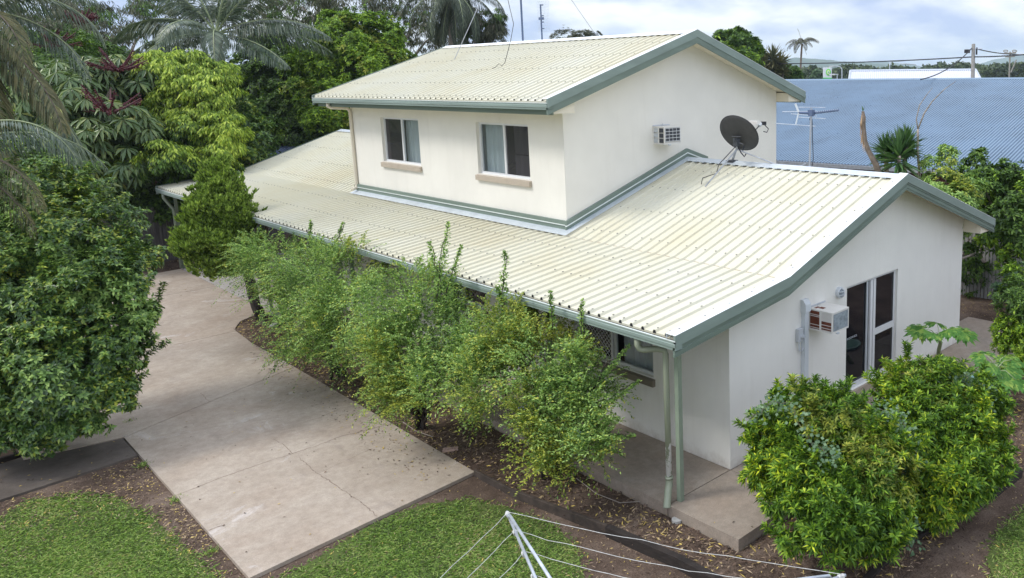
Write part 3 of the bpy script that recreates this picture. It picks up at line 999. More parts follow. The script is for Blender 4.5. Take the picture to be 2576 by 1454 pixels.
def sheet(name, poly, z, mat, sub=.25, amp=.02, kind='structure'):
    """flat polygon with a lightly uneven surface"""
    import bmesh
    bm = bmesh.new()
    vs = [bm.verts.new((a, b, z)) for a, b in poly]
    bm.faces.new(vs)
    xs = [p[0] for p in poly]; ys = [p[1] for p in poly]
    for ax, lo, hi in ((0, min(xs), max(xs)), (1, min(ys), max(ys))):
        c = lo + sub
        while c < hi:
            no = (1, 0, 0) if ax == 0 else (0, 1, 0)
            co = (c, 0, 0) if ax == 0 else (0, c, 0)
            bmesh.ops.bisect_plane(bm, geom=bm.verts[:] + bm.edges[:] + bm.faces[:], plane_co=co, plane_no=no)
            c += sub
    for v in bm.verts: v.co.z += amp * (math.sin(v.co.x * 3.1 + v.co.y * 1.7) + math.sin(v.co.y * 4.3 - v.co.x * 2.1)) * .5
    me = bpy.data.meshes.new(name); bm.to_mesh(me); bm.free()
    me.materials.append(mat)
    for p in me.polygons: p.use_smooth = True
    o = link(name, me)
    return tag(o, kind=kind)


sheet('garden_bed', bedA, -.165, M['soil'], amp=.012)


def inpoly(x, y, poly):
    c = np.zeros(len(x), bool)
    n = len(poly)
    for i in range(n):
        x1, y1 = poly[i]; x2, y2 = poly[(i + 1) % n]
        k = ((y1 > y) != (y2 > y)) & (x < (x2 - x1) * (y - y1) / (y2 - y1 + 1e-12) + x1)
        c ^= k
    return c


def leafmesh(name, P, D, U, L, W, mats, parent=None, droop=0., fold=.25, midpos=.5, mid=None):
    """one small folded leaf (two triangles) per point; P base, D direction, U upward side"""
    n = len(P)
    D = norm(D); Sd = norm(np.cross(D, U)); Nn = norm(np.cross(Sd, D))
    L = np.broadcast_to(np.asarray(L, float), (n,))[:, None]; W = np.broadcast_to(np.asarray(W, float), (n,))[:, None]
    m = P + D * L * midpos
    dz = np.zeros((n, 3)); dz[:, 2] = -1
    T = P + D * L + dz * L * droop
    V = np.empty((n, 4, 3))
    V[:, 0] = P; V[:, 1] = m + Sd * W * .5 + Nn * W * fold; V[:, 2] = T; V[:, 3] = m - Sd * W * .5 + Nn * W * fold
    me = bpy.data.meshes.new(name)
    me.vertices.add(n * 4)
    me.vertices.foreach_set('co', V.ravel())
    me.loops.add(n * 6)
    idx = (np.arange(n)[:, None] * 4 + np.array([0, 1, 2, 0, 2, 3])[None]).ravel()
    me.loops.foreach_set('vertex_index', idx)
    me.polygons.add(n * 2)
    me.polygons.foreach_set('loop_start', np.arange(n * 2) * 3)
    me.update(calc_edges=True)
    if not isinstance(mats, (list, tuple)): mats = [mats]
    for q in mats: me.materials.append(q)
    if mid is not None:
        me.polygons.foreach_set('material_index', np.repeat(mid, 2))
    return link(name, me, parent)


def scatter_flat(poly, n, z):
    xs = [p[0] for p in poly]; ys = [p[1] for p in poly]
    x = rng.uniform(min(xs), max(xs), n); y = rng.uniform(min(ys), max(ys), n)
    k = inpoly(x, y, poly)
    return np.stack([x[k], y[k], np.full(k.sum(), z)], -1)


def visible(P, mg=30):
    d = P - CAM; w_ = d @ CF
    u = CX + FPX * (d @ CR) / w_; v = CY - FPX * (d @ CU) / w_
    return (w_ > 0) & (u > -mg) & (u < 2576 + mg) & (v > -mg) & (v < 1454 + mg)


LIT = []


def litter(P, L, W):
    dr_ = np.sin(P[:, 0] * 2.3 + np.sin(P[:, 1] * 1.7) * 2) + np.sin(P[:, 1] * 3.1 - P[:, 0])
    P = P[rng.random(len(P)) < .82 + .25 * dr_]
    n = len(P)
    P = P + np.stack([np.zeros(n), np.zeros(n), rng.uniform(.002, .018, n)], -1)
    a = rng.uniform(0, 6.283, n)
    D = np.stack([np.cos(a), np.sin(a), rng.normal(0, .25, n)], -1)
    U = np.stack([rng.normal(0, .4, n), rng.normal(0, .4, n), np.ones(n)], -1)
    LIT.append((P, D, U, rng.uniform(*L, n), rng.uniform(*W, n)))


P = scatter_flat([p for p in bedA], 150000, -.158)
P = P[visible(P)]
P = P[~((P[:, 0] > -1.9) & (P[:, 1] < -1.3) & (P[:, 0] < -.9) & (rng.random(len(P)) < .35))]
litter(P, (.035, .11), (.008, .022))
soilA = [(-2.3, 3.0), (-5.4, 2.75), (-5.4, 1.0), (-3.6, -2), (-1.9, -4), (1, -4.6), (9, -5), (9.5, -3), (-1.9, -2.6), (-1.9, -1.5), (-2.0, .3)]
P = scatter_flat(soilA, 34000, -.198); litter(P[visible(P)], (.02, .07), (.005, .014))
soilB = [(-5.4, 7.6), (-9, 7.2), (-9, 5), (-5.9, 5.5), (-5.7, 2.0), (-5.39, 2.0)]
P = scatter_flat(soilB, 30000, -.198); litter(P[visible(P)], (.02, .07), (.005, .014))
P = scatter_flat([(8.4, -4), (14, -4), (15, 3), (7.6, 4), (7.6, 1)], 26000, -.2); litter(P[visible(P)], (.02, .07), (.006, .016))
P = scatter_flat([(-8, 21.5), (0, 22.2), (0, 24), (-8, 23.5)], 2500, -.2); litter(P[visible(P)], (.03, .1), (.01, .03))
A = [np.concatenate([q[i] for q in LIT]) for i in range(5)]
lo = leafmesh('mulch_litter', *A, M['litter'], fold=.12)
tag(lo, 'brown bark mulch and fallen leaves strewn over the soil', 'mulch', kind='stuff')
P = np.concatenate([scatter_flat([(-5.3, 2.9), (-2.3, 3.1), (-2.3, 9.8), (-5.3, 8.5)], 90, -.149), scatter_flat([(-3.0, 3.4), (-2.3, 3.3), (-2.3, 12), (-2.8, 11)], 420, -.149),
                    scatter_flat([(-9, 7.3), (-5.5, 7.6), (-5.4, 9.1), (-9, 8.6)], 90, -.163), scatter_flat([(-5.3, 13), (-1.3, 14.6), (-1.3, 21), (-5.3, 20)], 40, -.149), scatter_flat([(-1.2, -1.2), (3, -1.2), (3, -.1), (-1.2, -.1)], 12, .001)])
n = len(P); a = rng.uniform(0, 6.28, n)
o = leafmesh('fallen_leaves', P + np.array([0, 0, .004]), np.stack([np.cos(a), np.sin(a), rng.normal(.05, .1, n)], -1), np.tile([0, 0, 1.], (n, 1)), rng.uniform(.02, .06, n), rng.uniform(.01, .025, n), M['litter2'])
tag(o, 'scattered yellow and brown leaves lying on the concrete', 'fallen leaves', kind='stuff')

# lawns
lawnL = [(-9.5, 7.0), (-7.1, 6.9), (-6.75, 7.25), (-6.3, 6.95), (-5.95, 6.35), (-5.75, 5.4), (-5.68, 4.2), (-5.62, 3.2), (-5.42, 2.5), (-4.9, 2.6), (-3.9, 2.88), (-3.2, 2.85), (-2.75, 2.5), (-2.5, 1.9), (-2.35, 1.1), (-2.45, .5), (-2.75, -.1), (-3.3, -1.0), (-4.2, -3.0), (-9.5, -3)]
lawnR = [(3.5, -3.5), (2.2, -3.55), (1.2, -3.5), (.6, -3.6), (.2, -3.9), (.2, -5.5), (6, -5.5), (6, -4)]
sheet('lawn', lawnL, -.191, M['lawnbase'], amp=.005)
sheet('lawn', lawnR, -.191, M['lawnbase'], amp=.005)


def edge_dist(x, y, poly):
    d = np.full(len(x), 1e9)
    n = len(poly)
    for i in range(n):
        a = np.array(poly[i]); b = np.array(poly[(i + 1) % n])
        ab = b - a
        t_ = np.clip(((x - a[0]) * ab[0] + (y - a[1]) * ab[1]) / (ab @ ab), 0, 1)
        d = np.minimum(d, np.hypot(x - a[0] - t_ * ab[0], y - a[1] - t_ * ab[1]))
    return d


def lawn_grass(poly, n, name, label):
    big = [(a, b) for a, b in poly]
    xs = [p[0] for p in big]; ys = [p[1] for p in big]
    x = rng.uniform(min(xs) - .3, max(xs) + .3, n); y = rng.uniform(min(ys) - .3, max(ys) + .3, n)
    P = np.stack([x, y, np.full(n, -.2)], -1)
    P = P[visible(P, 350)]
    x, y = P[:, 0], P[:, 1]
    ins = inpoly(x, y, big)
    d = edge_dist(x, y, big) * np.where(ins, 1, -1)
    nz = .5 + .25 * np.sin(x * 5 + np.sin(y * 3) * 2) + .25 * np.sin(y * 6.1 + x * 2.3)
    pr = np.clip((d + .12) / .35, 0, 1) * np.clip(.15 + d * .9 + nz * .75, 0, 1)
    concrete = (x > DX0 - .02) & (x < DX1 + .02) & (y > 2.79 + (x - DX0) * .087 - .02)
    k = (rng.random(len(x)) < pr) & ~concrete
    P = P[k]
    n = len(P)
    a = rng.uniform(0, 6.283, n)
    t_ = rng.uniform(.15, .95, n)
    D = np.stack([np.cos(a), np.sin(a), t_], -1)
    o = leafmesh(name, P, D, np.tile([0, 0, 1.], (n, 1)), rng.uniform(.045, .10, n), rng.uniform(.007, .014, n), M['L_grass'], droop=.25, fold=.15)
    tag(o, label, 'grass', kind='stuff')


lawn_grass(lawnL, 400000, 'grass', 'short broad-bladed green grass growing around the driveway end')
lawn_grass(lawnR, 110000, 'grass', 'short green grass at the right corner beyond the bushes')

# weeds in the driveway edge
for (u, v) in ((365, 1170), (447, 1260), (530, 1390), (325, 1062)):
    c = onz(u, v, -.18)
    n = 90
    a = rng.uniform(0, 6.28, n)
    o = leafmesh('weed', c + rng.normal(0, .05, (n, 3)) * [1, 1, .1], np.stack([np.cos(a), np.sin(a), rng.uniform(.4, 1.6, n)], -1), rvec(n) + [0, 0, 1], rng.uniform(.03, .08, n), .012, M['L_grass'])
    tag(o, {365: 'small weed growing where the dark path meets the driveway edge', 447: 'small weed on the left driveway edge, second from the front', 530: 'small weed on the left driveway edge nearest the camera', 325: 'small weed under the big green tree at the driveway side'}[u], 'weed', 'weeds along the driveway edge')

# sleepers


def sleeper(name, pts, h, wd, mat, label, group=None):
    g = MB()
    for a, b in zip(pts[:-1], pts[1:]):
        a = np.array(a, float); b = np.array(b, float)
        d = norm(b - a); s = np.array([-d[1], d[0], 0]) * wd / 2
        a2 = a - d * .01; b2 = b + d * .005
        g.prism([a2 - s, b2 - s, b2 + s, a2 + s], (0, 0, -h))
    o = g.build(name, mat, None, bevel=.006)
    return tag(o, label, 'garden edging', group)


sleeper('garden_edging', [(-2.30, 3.02, -.10), (-2.27, 2.06, -.09)], .14, .035, M['timber_brown'], 'thin timber edging board beside the driveway end corner', 'timber garden edging')
sleeper('garden_edging', [(-2.27, 2.04, -.085), (-2.03, .33, -.06)], .2, .05, M['timber_brown'], 'middle brown timber edging board holding the mulch bed', 'timber garden edging')
sleeper('garden_edging', [(-2.03, .31, -.06), (-1.92, -.9, -.05), (-1.93, -1.9, -.05)], .2, .09, M['timber'], 'black rotten timber sleeper running out under the clothes hoist wires', 'timber garden edging')
sleeper('garden_edging', [(-1.1, -2.75, -.13), (.2, -2.72, -.1), (1.44, -3.02, -.09), (2.87, -3.12, -.09)], .2, .09, M['timber'], 'black timber sleeper along the foot of the two right bushes', 'timber garden edging')
sleeper('garden_edging', [(-5.41, 9.25, -.12), (-5.9, 9.2, -.12), (-9, 8.75, -.12)], .1, .06, M['timber'], 'thin dark timber edge behind the dark footpath under the big tree', 'timber garden edging')
sleeper('timber_edge', [(7.6, .5, .0), (8.1, .75, .0)], .2, .2, M['timber_brown'], 'short timber block by the far right wall corner')


# ------------------------------------------------------------------ foliage
def L(u, v, d, ru, rv, rd=None):
    c = at(u, v, d); s = d / FPX
    return (c, np.array([ru * s, (rd or ru) * s, rv * s]))


def crown_points(lobes, n, sub=.32, nsub=14, up=.15, inner=0.0, rag=.10, cap=.25):
    """points over many small clumps that sit on the surface of the lobes -> (P, normal)"""
    wts = np.array([l[1][0] * l[1][2] + l[1][1] * l[1][2] + l[1][0] * l[1][1] for l in lobes]); wts /= wts.sum()
    Ps, Ns = [], []
    nsub = int(nsub * 1.5); sub = sub * .9
    for (c, r), w_ in zip(lobes, wts):
        m = int(n * w_) + 1
        dirs = rvec(nsub); dirs[:, 2] += up; dirs = norm(dirs)
        cen = c + dirs * r * rng.uniform(.62, .98, (nsub, 1))
        sr = r.mean() * sub * rng.uniform(.6, 1.35, nsub)
        k = rng.choice(nsub, m, p=sr ** 2 / (sr ** 2).sum())
        v = rvec(m)
        ax_ = norm(dirs[k] + [0, 0, .35])
        fl_ = (v * ax_).sum(-1) < 0
        v[fl_] = -v[fl_]
        v = norm(v + ax_ * cap)
        rr = (1 - rng.random(m) ** 2 * .30)[:, None]
        rr = rr * (1 + (rng.random(m) < rag)[:, None] * rng.uniform(.1, .75, (m, 1)))
        P = cen[k] + v * sr[k][:, None] * rr * [1, 1, .8]
        Ps.append(P); Ns.append(norm(v * .7 + dirs[k] * .6 + [0, 0, .25]))
        if inner:
            mi = int(m * inner)
            v = rvec(mi)
            Ps.append(c + v * r * rng.uniform(.3, .72, (mi, 1))); Ns.append(v)
    return np.concatenate(Ps), np.concatenate(Ns)


def frame(Nm):
    a = np.cross(Nm, rvec(len(Nm))); a = norm(a)
    return a, np.cross(Nm, a)


def rosettes(P, Nm, k, elev, jit=.25):
    """k leaf directions round each normal"""
    a, b = frame(Nm)
    n = len(P)
    th = (np.arange(k)[None] / k * 2 * math.pi + rng.uniform(0, 6.28, (n, 1)) + rng.normal(0, jit, (n, k)))[..., None]
    el = (elev + rng.normal(0, jit, (n, k)))[..., None]
    D = (a[:, None] * np.cos(th) + b[:, None] * np.sin(th)) * np.cos(el) + Nm[:, None] * np.sin(el)
    return np.repeat(P, k, 0), D.reshape(-1, 3), np.repeat(Nm, k, 0)


def branches(mb, base, targets, r0, r1, wob=.1, seg=6):
    for t in targets:
        t = np.array(t, float); b = np.array(base, float)
        n = 6
        pts = [b + (t - b) * (i / n) + np.array([0, 0, 1]) * math.sin(i / n * math.pi) * np.linalg.norm(t - b) * .08 + (rng.normal(0, wob, 3) if 0 < i < n else 0) for i in range(n + 1)]
        mb.tube(pts, [r0 + (r1 - r0) * i / n for i in range(n + 1)], seg)


def plant(name, cat, label, lobes, base, spec, mats, group=None, bark='bark', trunk_r=.12, stems=None, leafname='crown'):
    """spec: dict(n, k, L, W, mode, sub, nsub, inner, droop)"""
    base = np.array(base, float)
    root = empty(name, base, label, cat, group)
    t = MB()
    cs = [l[0] for l in lobes]
    if stems is None:
        mid = np.mean(cs, 0); fork = base + (mid - base) * .45
        branches(t, base, [fork], trunk_r, trunk_r * .8, .03, 8)
        branches(t, fork, [c + rng.normal(0, .1, 3) for c in cs], trunk_r * .7, trunk_r * .15, .08)
    else:
        for s_ in stems: branches(t, s_[0], s_[1], s_[2], s_[3], s_[4] if len(s_) > 4 else .05)
    t.build('trunk', M[bark], root, smooth=True)
    P, Nm = crown_points(lobes, spec['n'], spec.get('sub', .32), spec.get('nsub', 14), spec.get('up', .15), spec.get('inner', .15), spec.get('rag', .10))
    k = spec.get('k', 5); md = spec.get('mode', 'rosette')
    if spec.get('shoots'):
        o_ = rng.choice(len(P), spec['shoots'], replace=False)
        for i in o_:
            if Nm[i][2] < -.1: continue
            l_ = rng.uniform(*spec.get('sl', (.12, .38))); d_ = norm(Nm[i] + [0, 0, .6] + rng.normal(0, .35, 3)); q_ = int(l_ / spec['L'] * 3) + 2
            f_ = np.linspace(.1, 1, q_)[:, None]
            P = np.concatenate([P, P[i] + d_ * l_ * f_]); Nm = np.concatenate([Nm, np.tile(d_, (q_, 1))])
    if md == 'rosette':
        P2, D, U = rosettes(P, norm(Nm + [0, 0, .3]), k, spec.get('elev', .35))
        U = norm(U + [0, 0, .4])
    elif md == 'droop':
        P2, D, U = rosettes(P, Nm, k, 0, .5)
        D = norm(D * .55 + np.repeat(Nm, k, 0) * .25 + [0, 0, -.9]); P2 = P2 + D * rng.uniform(0, .12, (len(P2), 1))
        U = np.repeat(Nm, k, 0) + rvec(len(P2)) * .3
    elif md == 'up':
        P2, D, U = rosettes(P, Nm, k, .6, .4)
        D = norm(D * .6 + [0, 0, .8]); U = rvec(len(P2)) + np.repeat(Nm, k, 0)
    Lf = spec['L'] * rng.uniform(.65, 1.3, len(P2)); Wf = spec['W'] * rng.uniform(.75, 1.2, len(P2))
    mid = None
    if len(mats) > 1:
        # second tint grows on whole clumps
        h = np.sin(P[:, 0] * 3.1 + P[:, 2] * 2.3) + np.sin(P[:, 1] * 2.7 - P[:, 2] * 3.3) + rng.normal(0, .5, len(P))
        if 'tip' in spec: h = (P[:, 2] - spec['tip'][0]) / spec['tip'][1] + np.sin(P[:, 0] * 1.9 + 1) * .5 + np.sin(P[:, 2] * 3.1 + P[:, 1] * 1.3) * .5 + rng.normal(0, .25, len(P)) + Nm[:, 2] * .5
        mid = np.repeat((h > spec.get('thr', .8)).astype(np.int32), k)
    leafmesh(leafname, P2, D, U, Lf, Wf, [M[q] for q in mats], root, droop=spec.get('droop', .1), mid=mid, midpos=spec.get('mp', .5))
    return root


# big orange jasmine at the left front
plant('jasmine_tree', 'tree', 'big glossy deep green tree at the left front beside the driveway',
      [L(60, 500, 13.3, 130, 130), L(170, 600, 12.9, 140, 130), L(60, 740, 12.6, 190, 170), L(220, 760, 12.4, 125, 140), L(130, 920, 12.2, 170, 150), L(280, 860, 12.4, 80, 110),
       L(350, 650, 13.2, 50, 42), L(10, 980, 12.2, 150, 120), L(270, 985, 12.3, 70, 60), L(150, 1040, 12.2, 120, 85), L(355, 790, 12.8, 40, 28), L(-80, 640, 12.8, 120, 260), L(60, 1060, 12, 90, 60)],
      (-6.4, 9.6, -.2), dict(n=19000, k=6, L=.078, W=.037, sub=.26, nsub=34, inner=.35, rag=.14, shoots=420, sl=(.15, .5), elev=.25, thr=.95), ['L_jas', 'L_dur'], trunk_r=.13)

# conifer on its bare leaning trunk
cb = at(655, 802, 18.85)
plant('conifer_tree', 'tree', 'upright green conifer with an egg shaped crown in front of the carport',
      [L(550, 432, 19.2, 26, 32), L(552, 470, 19.2, 44, 44), L(550, 510, 19.1, 64, 52), L(600, 540, 19.0, 36, 50), L(545, 560, 19.0, 76, 60), L(543, 610, 19.0, 84, 58), L(545, 650, 19.0, 66, 42), L(600, 640, 19, 35, 55)],
      cb, dict(n=7500, k=4, L=.13, W=.045, sub=.3, nsub=34, inner=.35, mode='up', up=0, rag=.12, shoots=200, sl=(.1, .28)), ['L_thuja'], bark='barkdark',
      stems=[(cb, [at(590, 640, 19)], .10, .05, .05), (cb + [.08, .05, 0], [at(625, 700, 19), at(606, 620, 19)], .06, .03, .04), (at(590, 640, 19), [at(547, 480, 19.2)], .05, .02)])


def shrub(name, cat, label, lobes, base, nsh, mats, lsh=(.3, .7), leaf=(.046, .022), step=.02, group=None, stems=5, tall=(), thr=.3, nsub=22, grav=1.0, seed_up=.2, fill=1500, fillL=.05, bark='barkdark', leafname='foliage', flowers=0):
    """arching shoots set with small leaves"""
    base = np.array(base, float)
    root = empty(name, base, label, cat, group)
    t = MB()
    for i in range(stems):
        b0 = base + [rng.normal(0, .10), rng.normal(0, .10), 0]
        c, r = lobes[rng.integers(len(lobes))]
        branches(t, b0, [c + rng.normal(0, .3, 3) * r], .035, .012, .05, 5)
    for (c, r) in lobes:
        branches(t, base, [c], .03, .01, .05, 5)
    P, Nm = crown_points(lobes, nsh, .34, nsub, seed_up, 0)
    n = len(P)
    Ls = rng.uniform(*lsh, n); D0 = norm(Nm + rvec(n) * .45 + [0, 0, .25])
    P = P - D0 * Ls[:, None] * .55
    ns = int(lsh[1] / step)
    s_ = (np.arange(ns) * step)[None, :, None]
    pos = P[:, None] + D0[:, None] * s_ + np.array([0, 0, -1.0]) * (s_ ** 2) * .9 * grav
    tan = norm(D0[:, None] + np.array([0, 0, -1.0]) * s_ * 1.8 * grav)
    keep = (s_[..., 0] < Ls[:, None])
    keep &= rng.random(keep.shape) < .93
    PP = pos[keep]; TT = tan[keep] if tan.shape == pos.shape else np.broadcast_to(tan, pos.shape)[keep]
    m = len(PP)
    sd = norm(np.cross(TT, [0, 0, 1.0]) * rng.choice([-1, 1], m)[:, None] + rvec(m) * .45)
    DD = norm(TT * .55 + sd * .85 + [0, 0, .1])
    UU = norm(rvec(m) * .5 + [0, 0, 1])
    Lf = leaf[0] * rng.uniform(.6, 1.35, m); Wf = np.full(m, leaf[1]) * rng.uniform(.8, 1.2, m)
    mid = None
    if len(mats) > 1:
        h = np.sin(P[:, 0] * 2.1 + P[:, 2] * 1.7) + np.sin(P[:, 1] * 2.3 - P[:, 2] * 2.1) + rng.normal(0, .5, n)
        mid = ((h > thr)[:, None] | ((s_[..., 0] > Ls[:, None] * .62) & (rng.random(keep.shape) < .25))).astype(np.int32)[keep]
    # tall upright shoots
    X = [(PP, DD, UU, Lf, Wf)]
    mids = [mid if mid is not None else np.zeros(m, np.int32)]
    for (p0, p1, wd) in tall:
        p0 = np.array(p0); p1 = np.array(p1); H = np.linalg.norm(p1 - p0)
        branches(t, p0, [p1], .012, .004, .02, 4)
        k = int(H / .012 * 4)
        f = rng.random(k)
        q = p0 + (p1 - p0) * f[:, None] + rvec(k) * [1, 1, .5] * (wd * (1 - f) ** .6 * rng.random(k) ** .7)[:, None]
        dd = norm(rvec(k) + [0, 0, .7]); X.append((q, dd, norm(rvec(k) + [0, 0, 1]), leaf[0] * rng.uniform(.8, 1.4, k), np.full(k, leaf[1] * 1.1))); mids.append(np.zeros(k, np.int32))
    # inner leaves
    v = rng.integers(len(lobes), size=fill)
    cc = np.array([l[0] for l in lobes])[v]; rr = np.array([l[1] for l in lobes])[v]
    q = cc + rvec(fill) * rr * rng.uniform(.2, .8, (fill, 1))
    X.append((q, norm(rvec(fill)), rvec(fill), np.full(fill, fillL), np.full(fill, fillL * .5))); mids.append(np.zeros(fill, np.int32))
    A = [np.concatenate([x[i] for x in X]) for i in range(5)]
    leafmesh(leafname, *A, [M[q] for q in mats], root, droop=.1, mid=np.concatenate(mids) if len(mats) > 1 else None)
    t.build('stems', M[bark], root, smooth=True)
    if flowers:
        f = rng.choice(n, flowers); FP = []; 
        for i in f:
            FP.append(P[i] + D0[i] * Ls[i] * .5 + rng.normal(0, .03, (9, 3)))
        FP = np.concatenate(FP)
        leafmesh('flowers', FP, rvec(len(FP)), rvec(len(FP)), .02, .018, M['L_flower'], root)
    return root


G = 'weeping green shrubs along the verandah'
shrub('duranta_shrub', 'shrub', 'feathery shrub with bare dark stems beside the conifer, leftmost of the verandah row',
      [L(690, 640, 17.3, 95, 62), L(790, 660, 16.5, 90, 70), L(700, 730, 17.2, 60, 45), L(640, 660, 17.8, 45, 30)], onz(722, 812, -.15), 900, ['L_dur', 'L_dur2'], group=G, thr=1.3, lsh=(.35, .95), grav=.7, flowers=12, fill=900,
      tall=[(at(720, 640, 17.0), at(705, 575, 17.0), .12), (at(840, 620, 15.9), at(865, 560, 15.9), .08)])
shrub('duranta_shrub', 'shrub', 'feathery green shrub second from the conifer in the verandah row, spilling over the mulch',
      [L(850, 700, 15.2, 130, 100), L(880, 790, 14.6, 120, 90), L(780, 790, 15.2, 90, 80), L(800, 870, 14.6, 85, 50), L(930, 880, 13.8, 80, 70)], onz(850, 945, -.15), 1500, ['L_dur', 'L_dur2'], group=G, thr=1.3, lsh=(.35, .9), grav=.7, flowers=8, fill=2500,
      tall=[(at(780, 620, 15.6), at(782, 555, 15.6), .05)])
shrub('duranta_shrub', 'shrub', 'dark green shrub with two tall leafy shoots rising past the gutter',
      [L(1030, 760, 13.0, 130, 100), L(1080, 850, 12.5, 130, 100), L(1010, 900, 12.6, 110, 90), L(1110, 960, 11.9, 110, 80), L(1000, 990, 12.3, 70, 50), L(1180, 870, 12.0, 75, 80)], onz(1060, 1075, -.15), 1750, ['L_dur', 'L_dur2'], group=G, thr=1.1, lsh=(.3, .8), grav=.7, flowers=8, fill=3000,
      tall=[(at(1095, 780, 12.4), at(1128, 560, 12.4), .16), (at(1110, 740, 12.4), at(1080, 610, 12.4), .10), (at(1120, 760, 12.4), at(1160, 620, 12.4), .10), (at(1040, 760, 12.8), at(985, 680, 12.8), .06)])
shrub('duranta_shrub', 'shrub', 'yellow green shrub nearest the patio corner, with thin arching stems over the mulch',
      [L(1270, 830, 11.7, 110, 80), L(1240, 950, 11.3, 120, 80), L(1370, 900, 11.0, 130, 90), L(1460, 960, 10.7, 90, 95), L(1370, 1030, 10.6, 110, 95), L(1370, 1140, 10.3, 65, 60), L(1470, 1110, 10.3, 75, 85), L(1420, 1040, 10.5, 100, 80)], onz(1385, 1190, -.15), 2400, ['L_dur', 'L_dur2'], group=G, thr=-.1, lsh=(.25, .65), grav=.7, flowers=6, fill=3600,
      tall=[(at(1262, 830, 11.6), at(1271, 630, 11.6), .12), (at(1285, 830, 11.6), at(1250, 720, 11.6), .10), (at(1390, 830, 11.0), at(1385, 735, 11.0), .05), (at(1460, 880, 10.8), at(1465, 755, 10.8), .06), (at(1490, 980, 10.6), at(1582, 870, 10.5), .07), (at(1500, 1040, 10.5), at(1610, 960, 10.4), .02), (at(1480, 1100, 10.4), at(1600, 1100, 10.3), .03)])

# the two bushes at the right front
BR = dict(n=5200, k=7, L=.092, W=.025, sub=.30, nsub=34, inner=.4, rag=.2, elev=.65, droop=.12, shoots=300, sl=(.10, .34))
plant('leafy_bush', 'bush', 'left of the two big lance leaved bushes, yellow green, by the patio corner',
      [L(2030, 1080, 9.9, 110, 80), L(2120, 1090, 9.8, 90, 75), L(2040, 1190, 9.6, 140, 80), L(2190, 1190, 9.4, 100, 90), L(2090, 1300, 9.2, 125, 80), L(1945, 1090, 10.0, 60, 60), L(2220, 1290, 9.3, 70, 70), L(1925, 1180, 9.8, 45, 50), L(2170, 1340, 9.1, 70, 55), L(2060, 1010, 10.1, 40, 30)],
      (-.55, -1.95, -.18), {**BR, 'n': 7000, 'thr': 1.5}, ['L_bushR', 'L_dur2'], bark='bark', group='lance leaved bushes by the end wall', stems=[((-.5, -2.0, -.18), [at(2030, 1150, 9.8), at(2140, 1150, 9.7), at(2200, 1200, 9.5), at(2070, 1020, 9.9)], .03, .008)] * 1)
plant('leafy_bush', 'bush', 'right of the two big lance leaved bushes, fresher green, in front of the sliding door',
      [L(2320, 990, 10.9, 95, 65), L(2430, 1010, 10.9, 80, 70), L(2310, 1080, 10.5, 110, 80), L(2420, 1110, 10.5, 95, 85), L(2360, 1190, 10.2, 115, 85), L(2440, 1190, 10.4, 70, 70), L(2340, 1270, 10, 65, 50), L(2370, 935, 11.0, 40, 28)],
      (.9, -2.3, -.18), {**BR, 'n': 7000, 'thr': 1.9}, ['L_bushR', 'L_dur2'], bark='bark', group='lance leaved bushes by the end wall', stems=[((.9, -2.3, -.18), [at(2330, 1050, 10.6), at(2430, 1100, 10.5), at(2380, 1200, 10.3)], .03, .008)])


def vine(label, pts, n):
    root_p = np.array(pts[0])
    r = empty('climbing_vine', root_p, label, 'vine', 'vines over the right bushes')
    t = MB(); P = []
    for a, b in zip(pts[:-1], pts[1:]):
        a = np.array(a); b = np.array(b)
        q = [a + (b - a) * f + rng.normal(0, .02, 3) for f in np.linspace(0, 1, 6)]
        t.tube(q, .004, 4)
        P += [a + (b - a) * f + rng.normal(0, .06, 3) for f in rng.random(int(n / (len(pts) - 1)))]
    P = np.array(P); m = len(P)
    t.build('stem', M['bark'], r)
    D = norm(rvec(m) * [1, 1, .5] + [0, 0, -.1]); U = norm(np.tile(CAM - P.mean(0), (m, 1)) + [0, 0, 6] + rvec(m) * 3)
    leafmesh('leaves', P, D, U, rng.uniform(.035, .06, m), rng.uniform(.04, .055, m), M['L_vine'], r, fold=.05, midpos=.45)


vine('pale round leaved vine trailing across the front of the left lance leaved bush', [at(1890, 1060, 9.5), at(1930, 1020, 9.5), at(1985, 1010, 9.4), at(2040, 1110, 9.2), at(2090, 1140, 9.0), at(2100, 1175, 9.0)], 260)
vine('pale vine with rounded leaves in the gap between the two lance leaved bushes', [at(2180, 1030, 9.9), at(2250, 1040, 9.8), at(2290, 1090, 9.7), at(2300, 1160, 9.6), at(2260, 1250, 9.3), at(2290, 1330, 9.2), at(2290, 1380, 9.3)], 330)
vine('pale vine sprouting over the top of the right lance leaved bush', [at(2380, 960, 10.6), at(2440, 950, 10.6), at(2490, 990, 10.6), at(2480, 1030, 10.5)], 170)


# papayas
def papaya_leaf(P, D, U, c, dirn, size, up_):
    """seven pointed lobes spread like a hand, each lobe with side points"""
    dirn = norm(np.array(dirn, float)); up_ = norm(np.array(up_, float)); s = norm(np.cross(dirn, up_)); up_ = np.cross(s, dirn)
    for k, a in enumerate(np.linspace(-2.3, 2.3, 9)):
        d = dirn * math.cos(a) + s * math.sin(a)
        d = norm(d - up_ * .25)
        l = size * (1 - .12 * abs(a))
        P.append(c); D.append(d); U.append(up_); Lp.append(l); Wp.append(l * .40)
        for b in (-.55, .55):
            e2 = norm(d * math.cos(b) + np.cross(up_, d) * math.sin(b))
            for f in (.35, .58):
                P.append(c + d * l * f); D.append(e2); U.append(up_); Lp.append(l * .42 * (1.1 - f * .5)); Wp.append(l * .2)


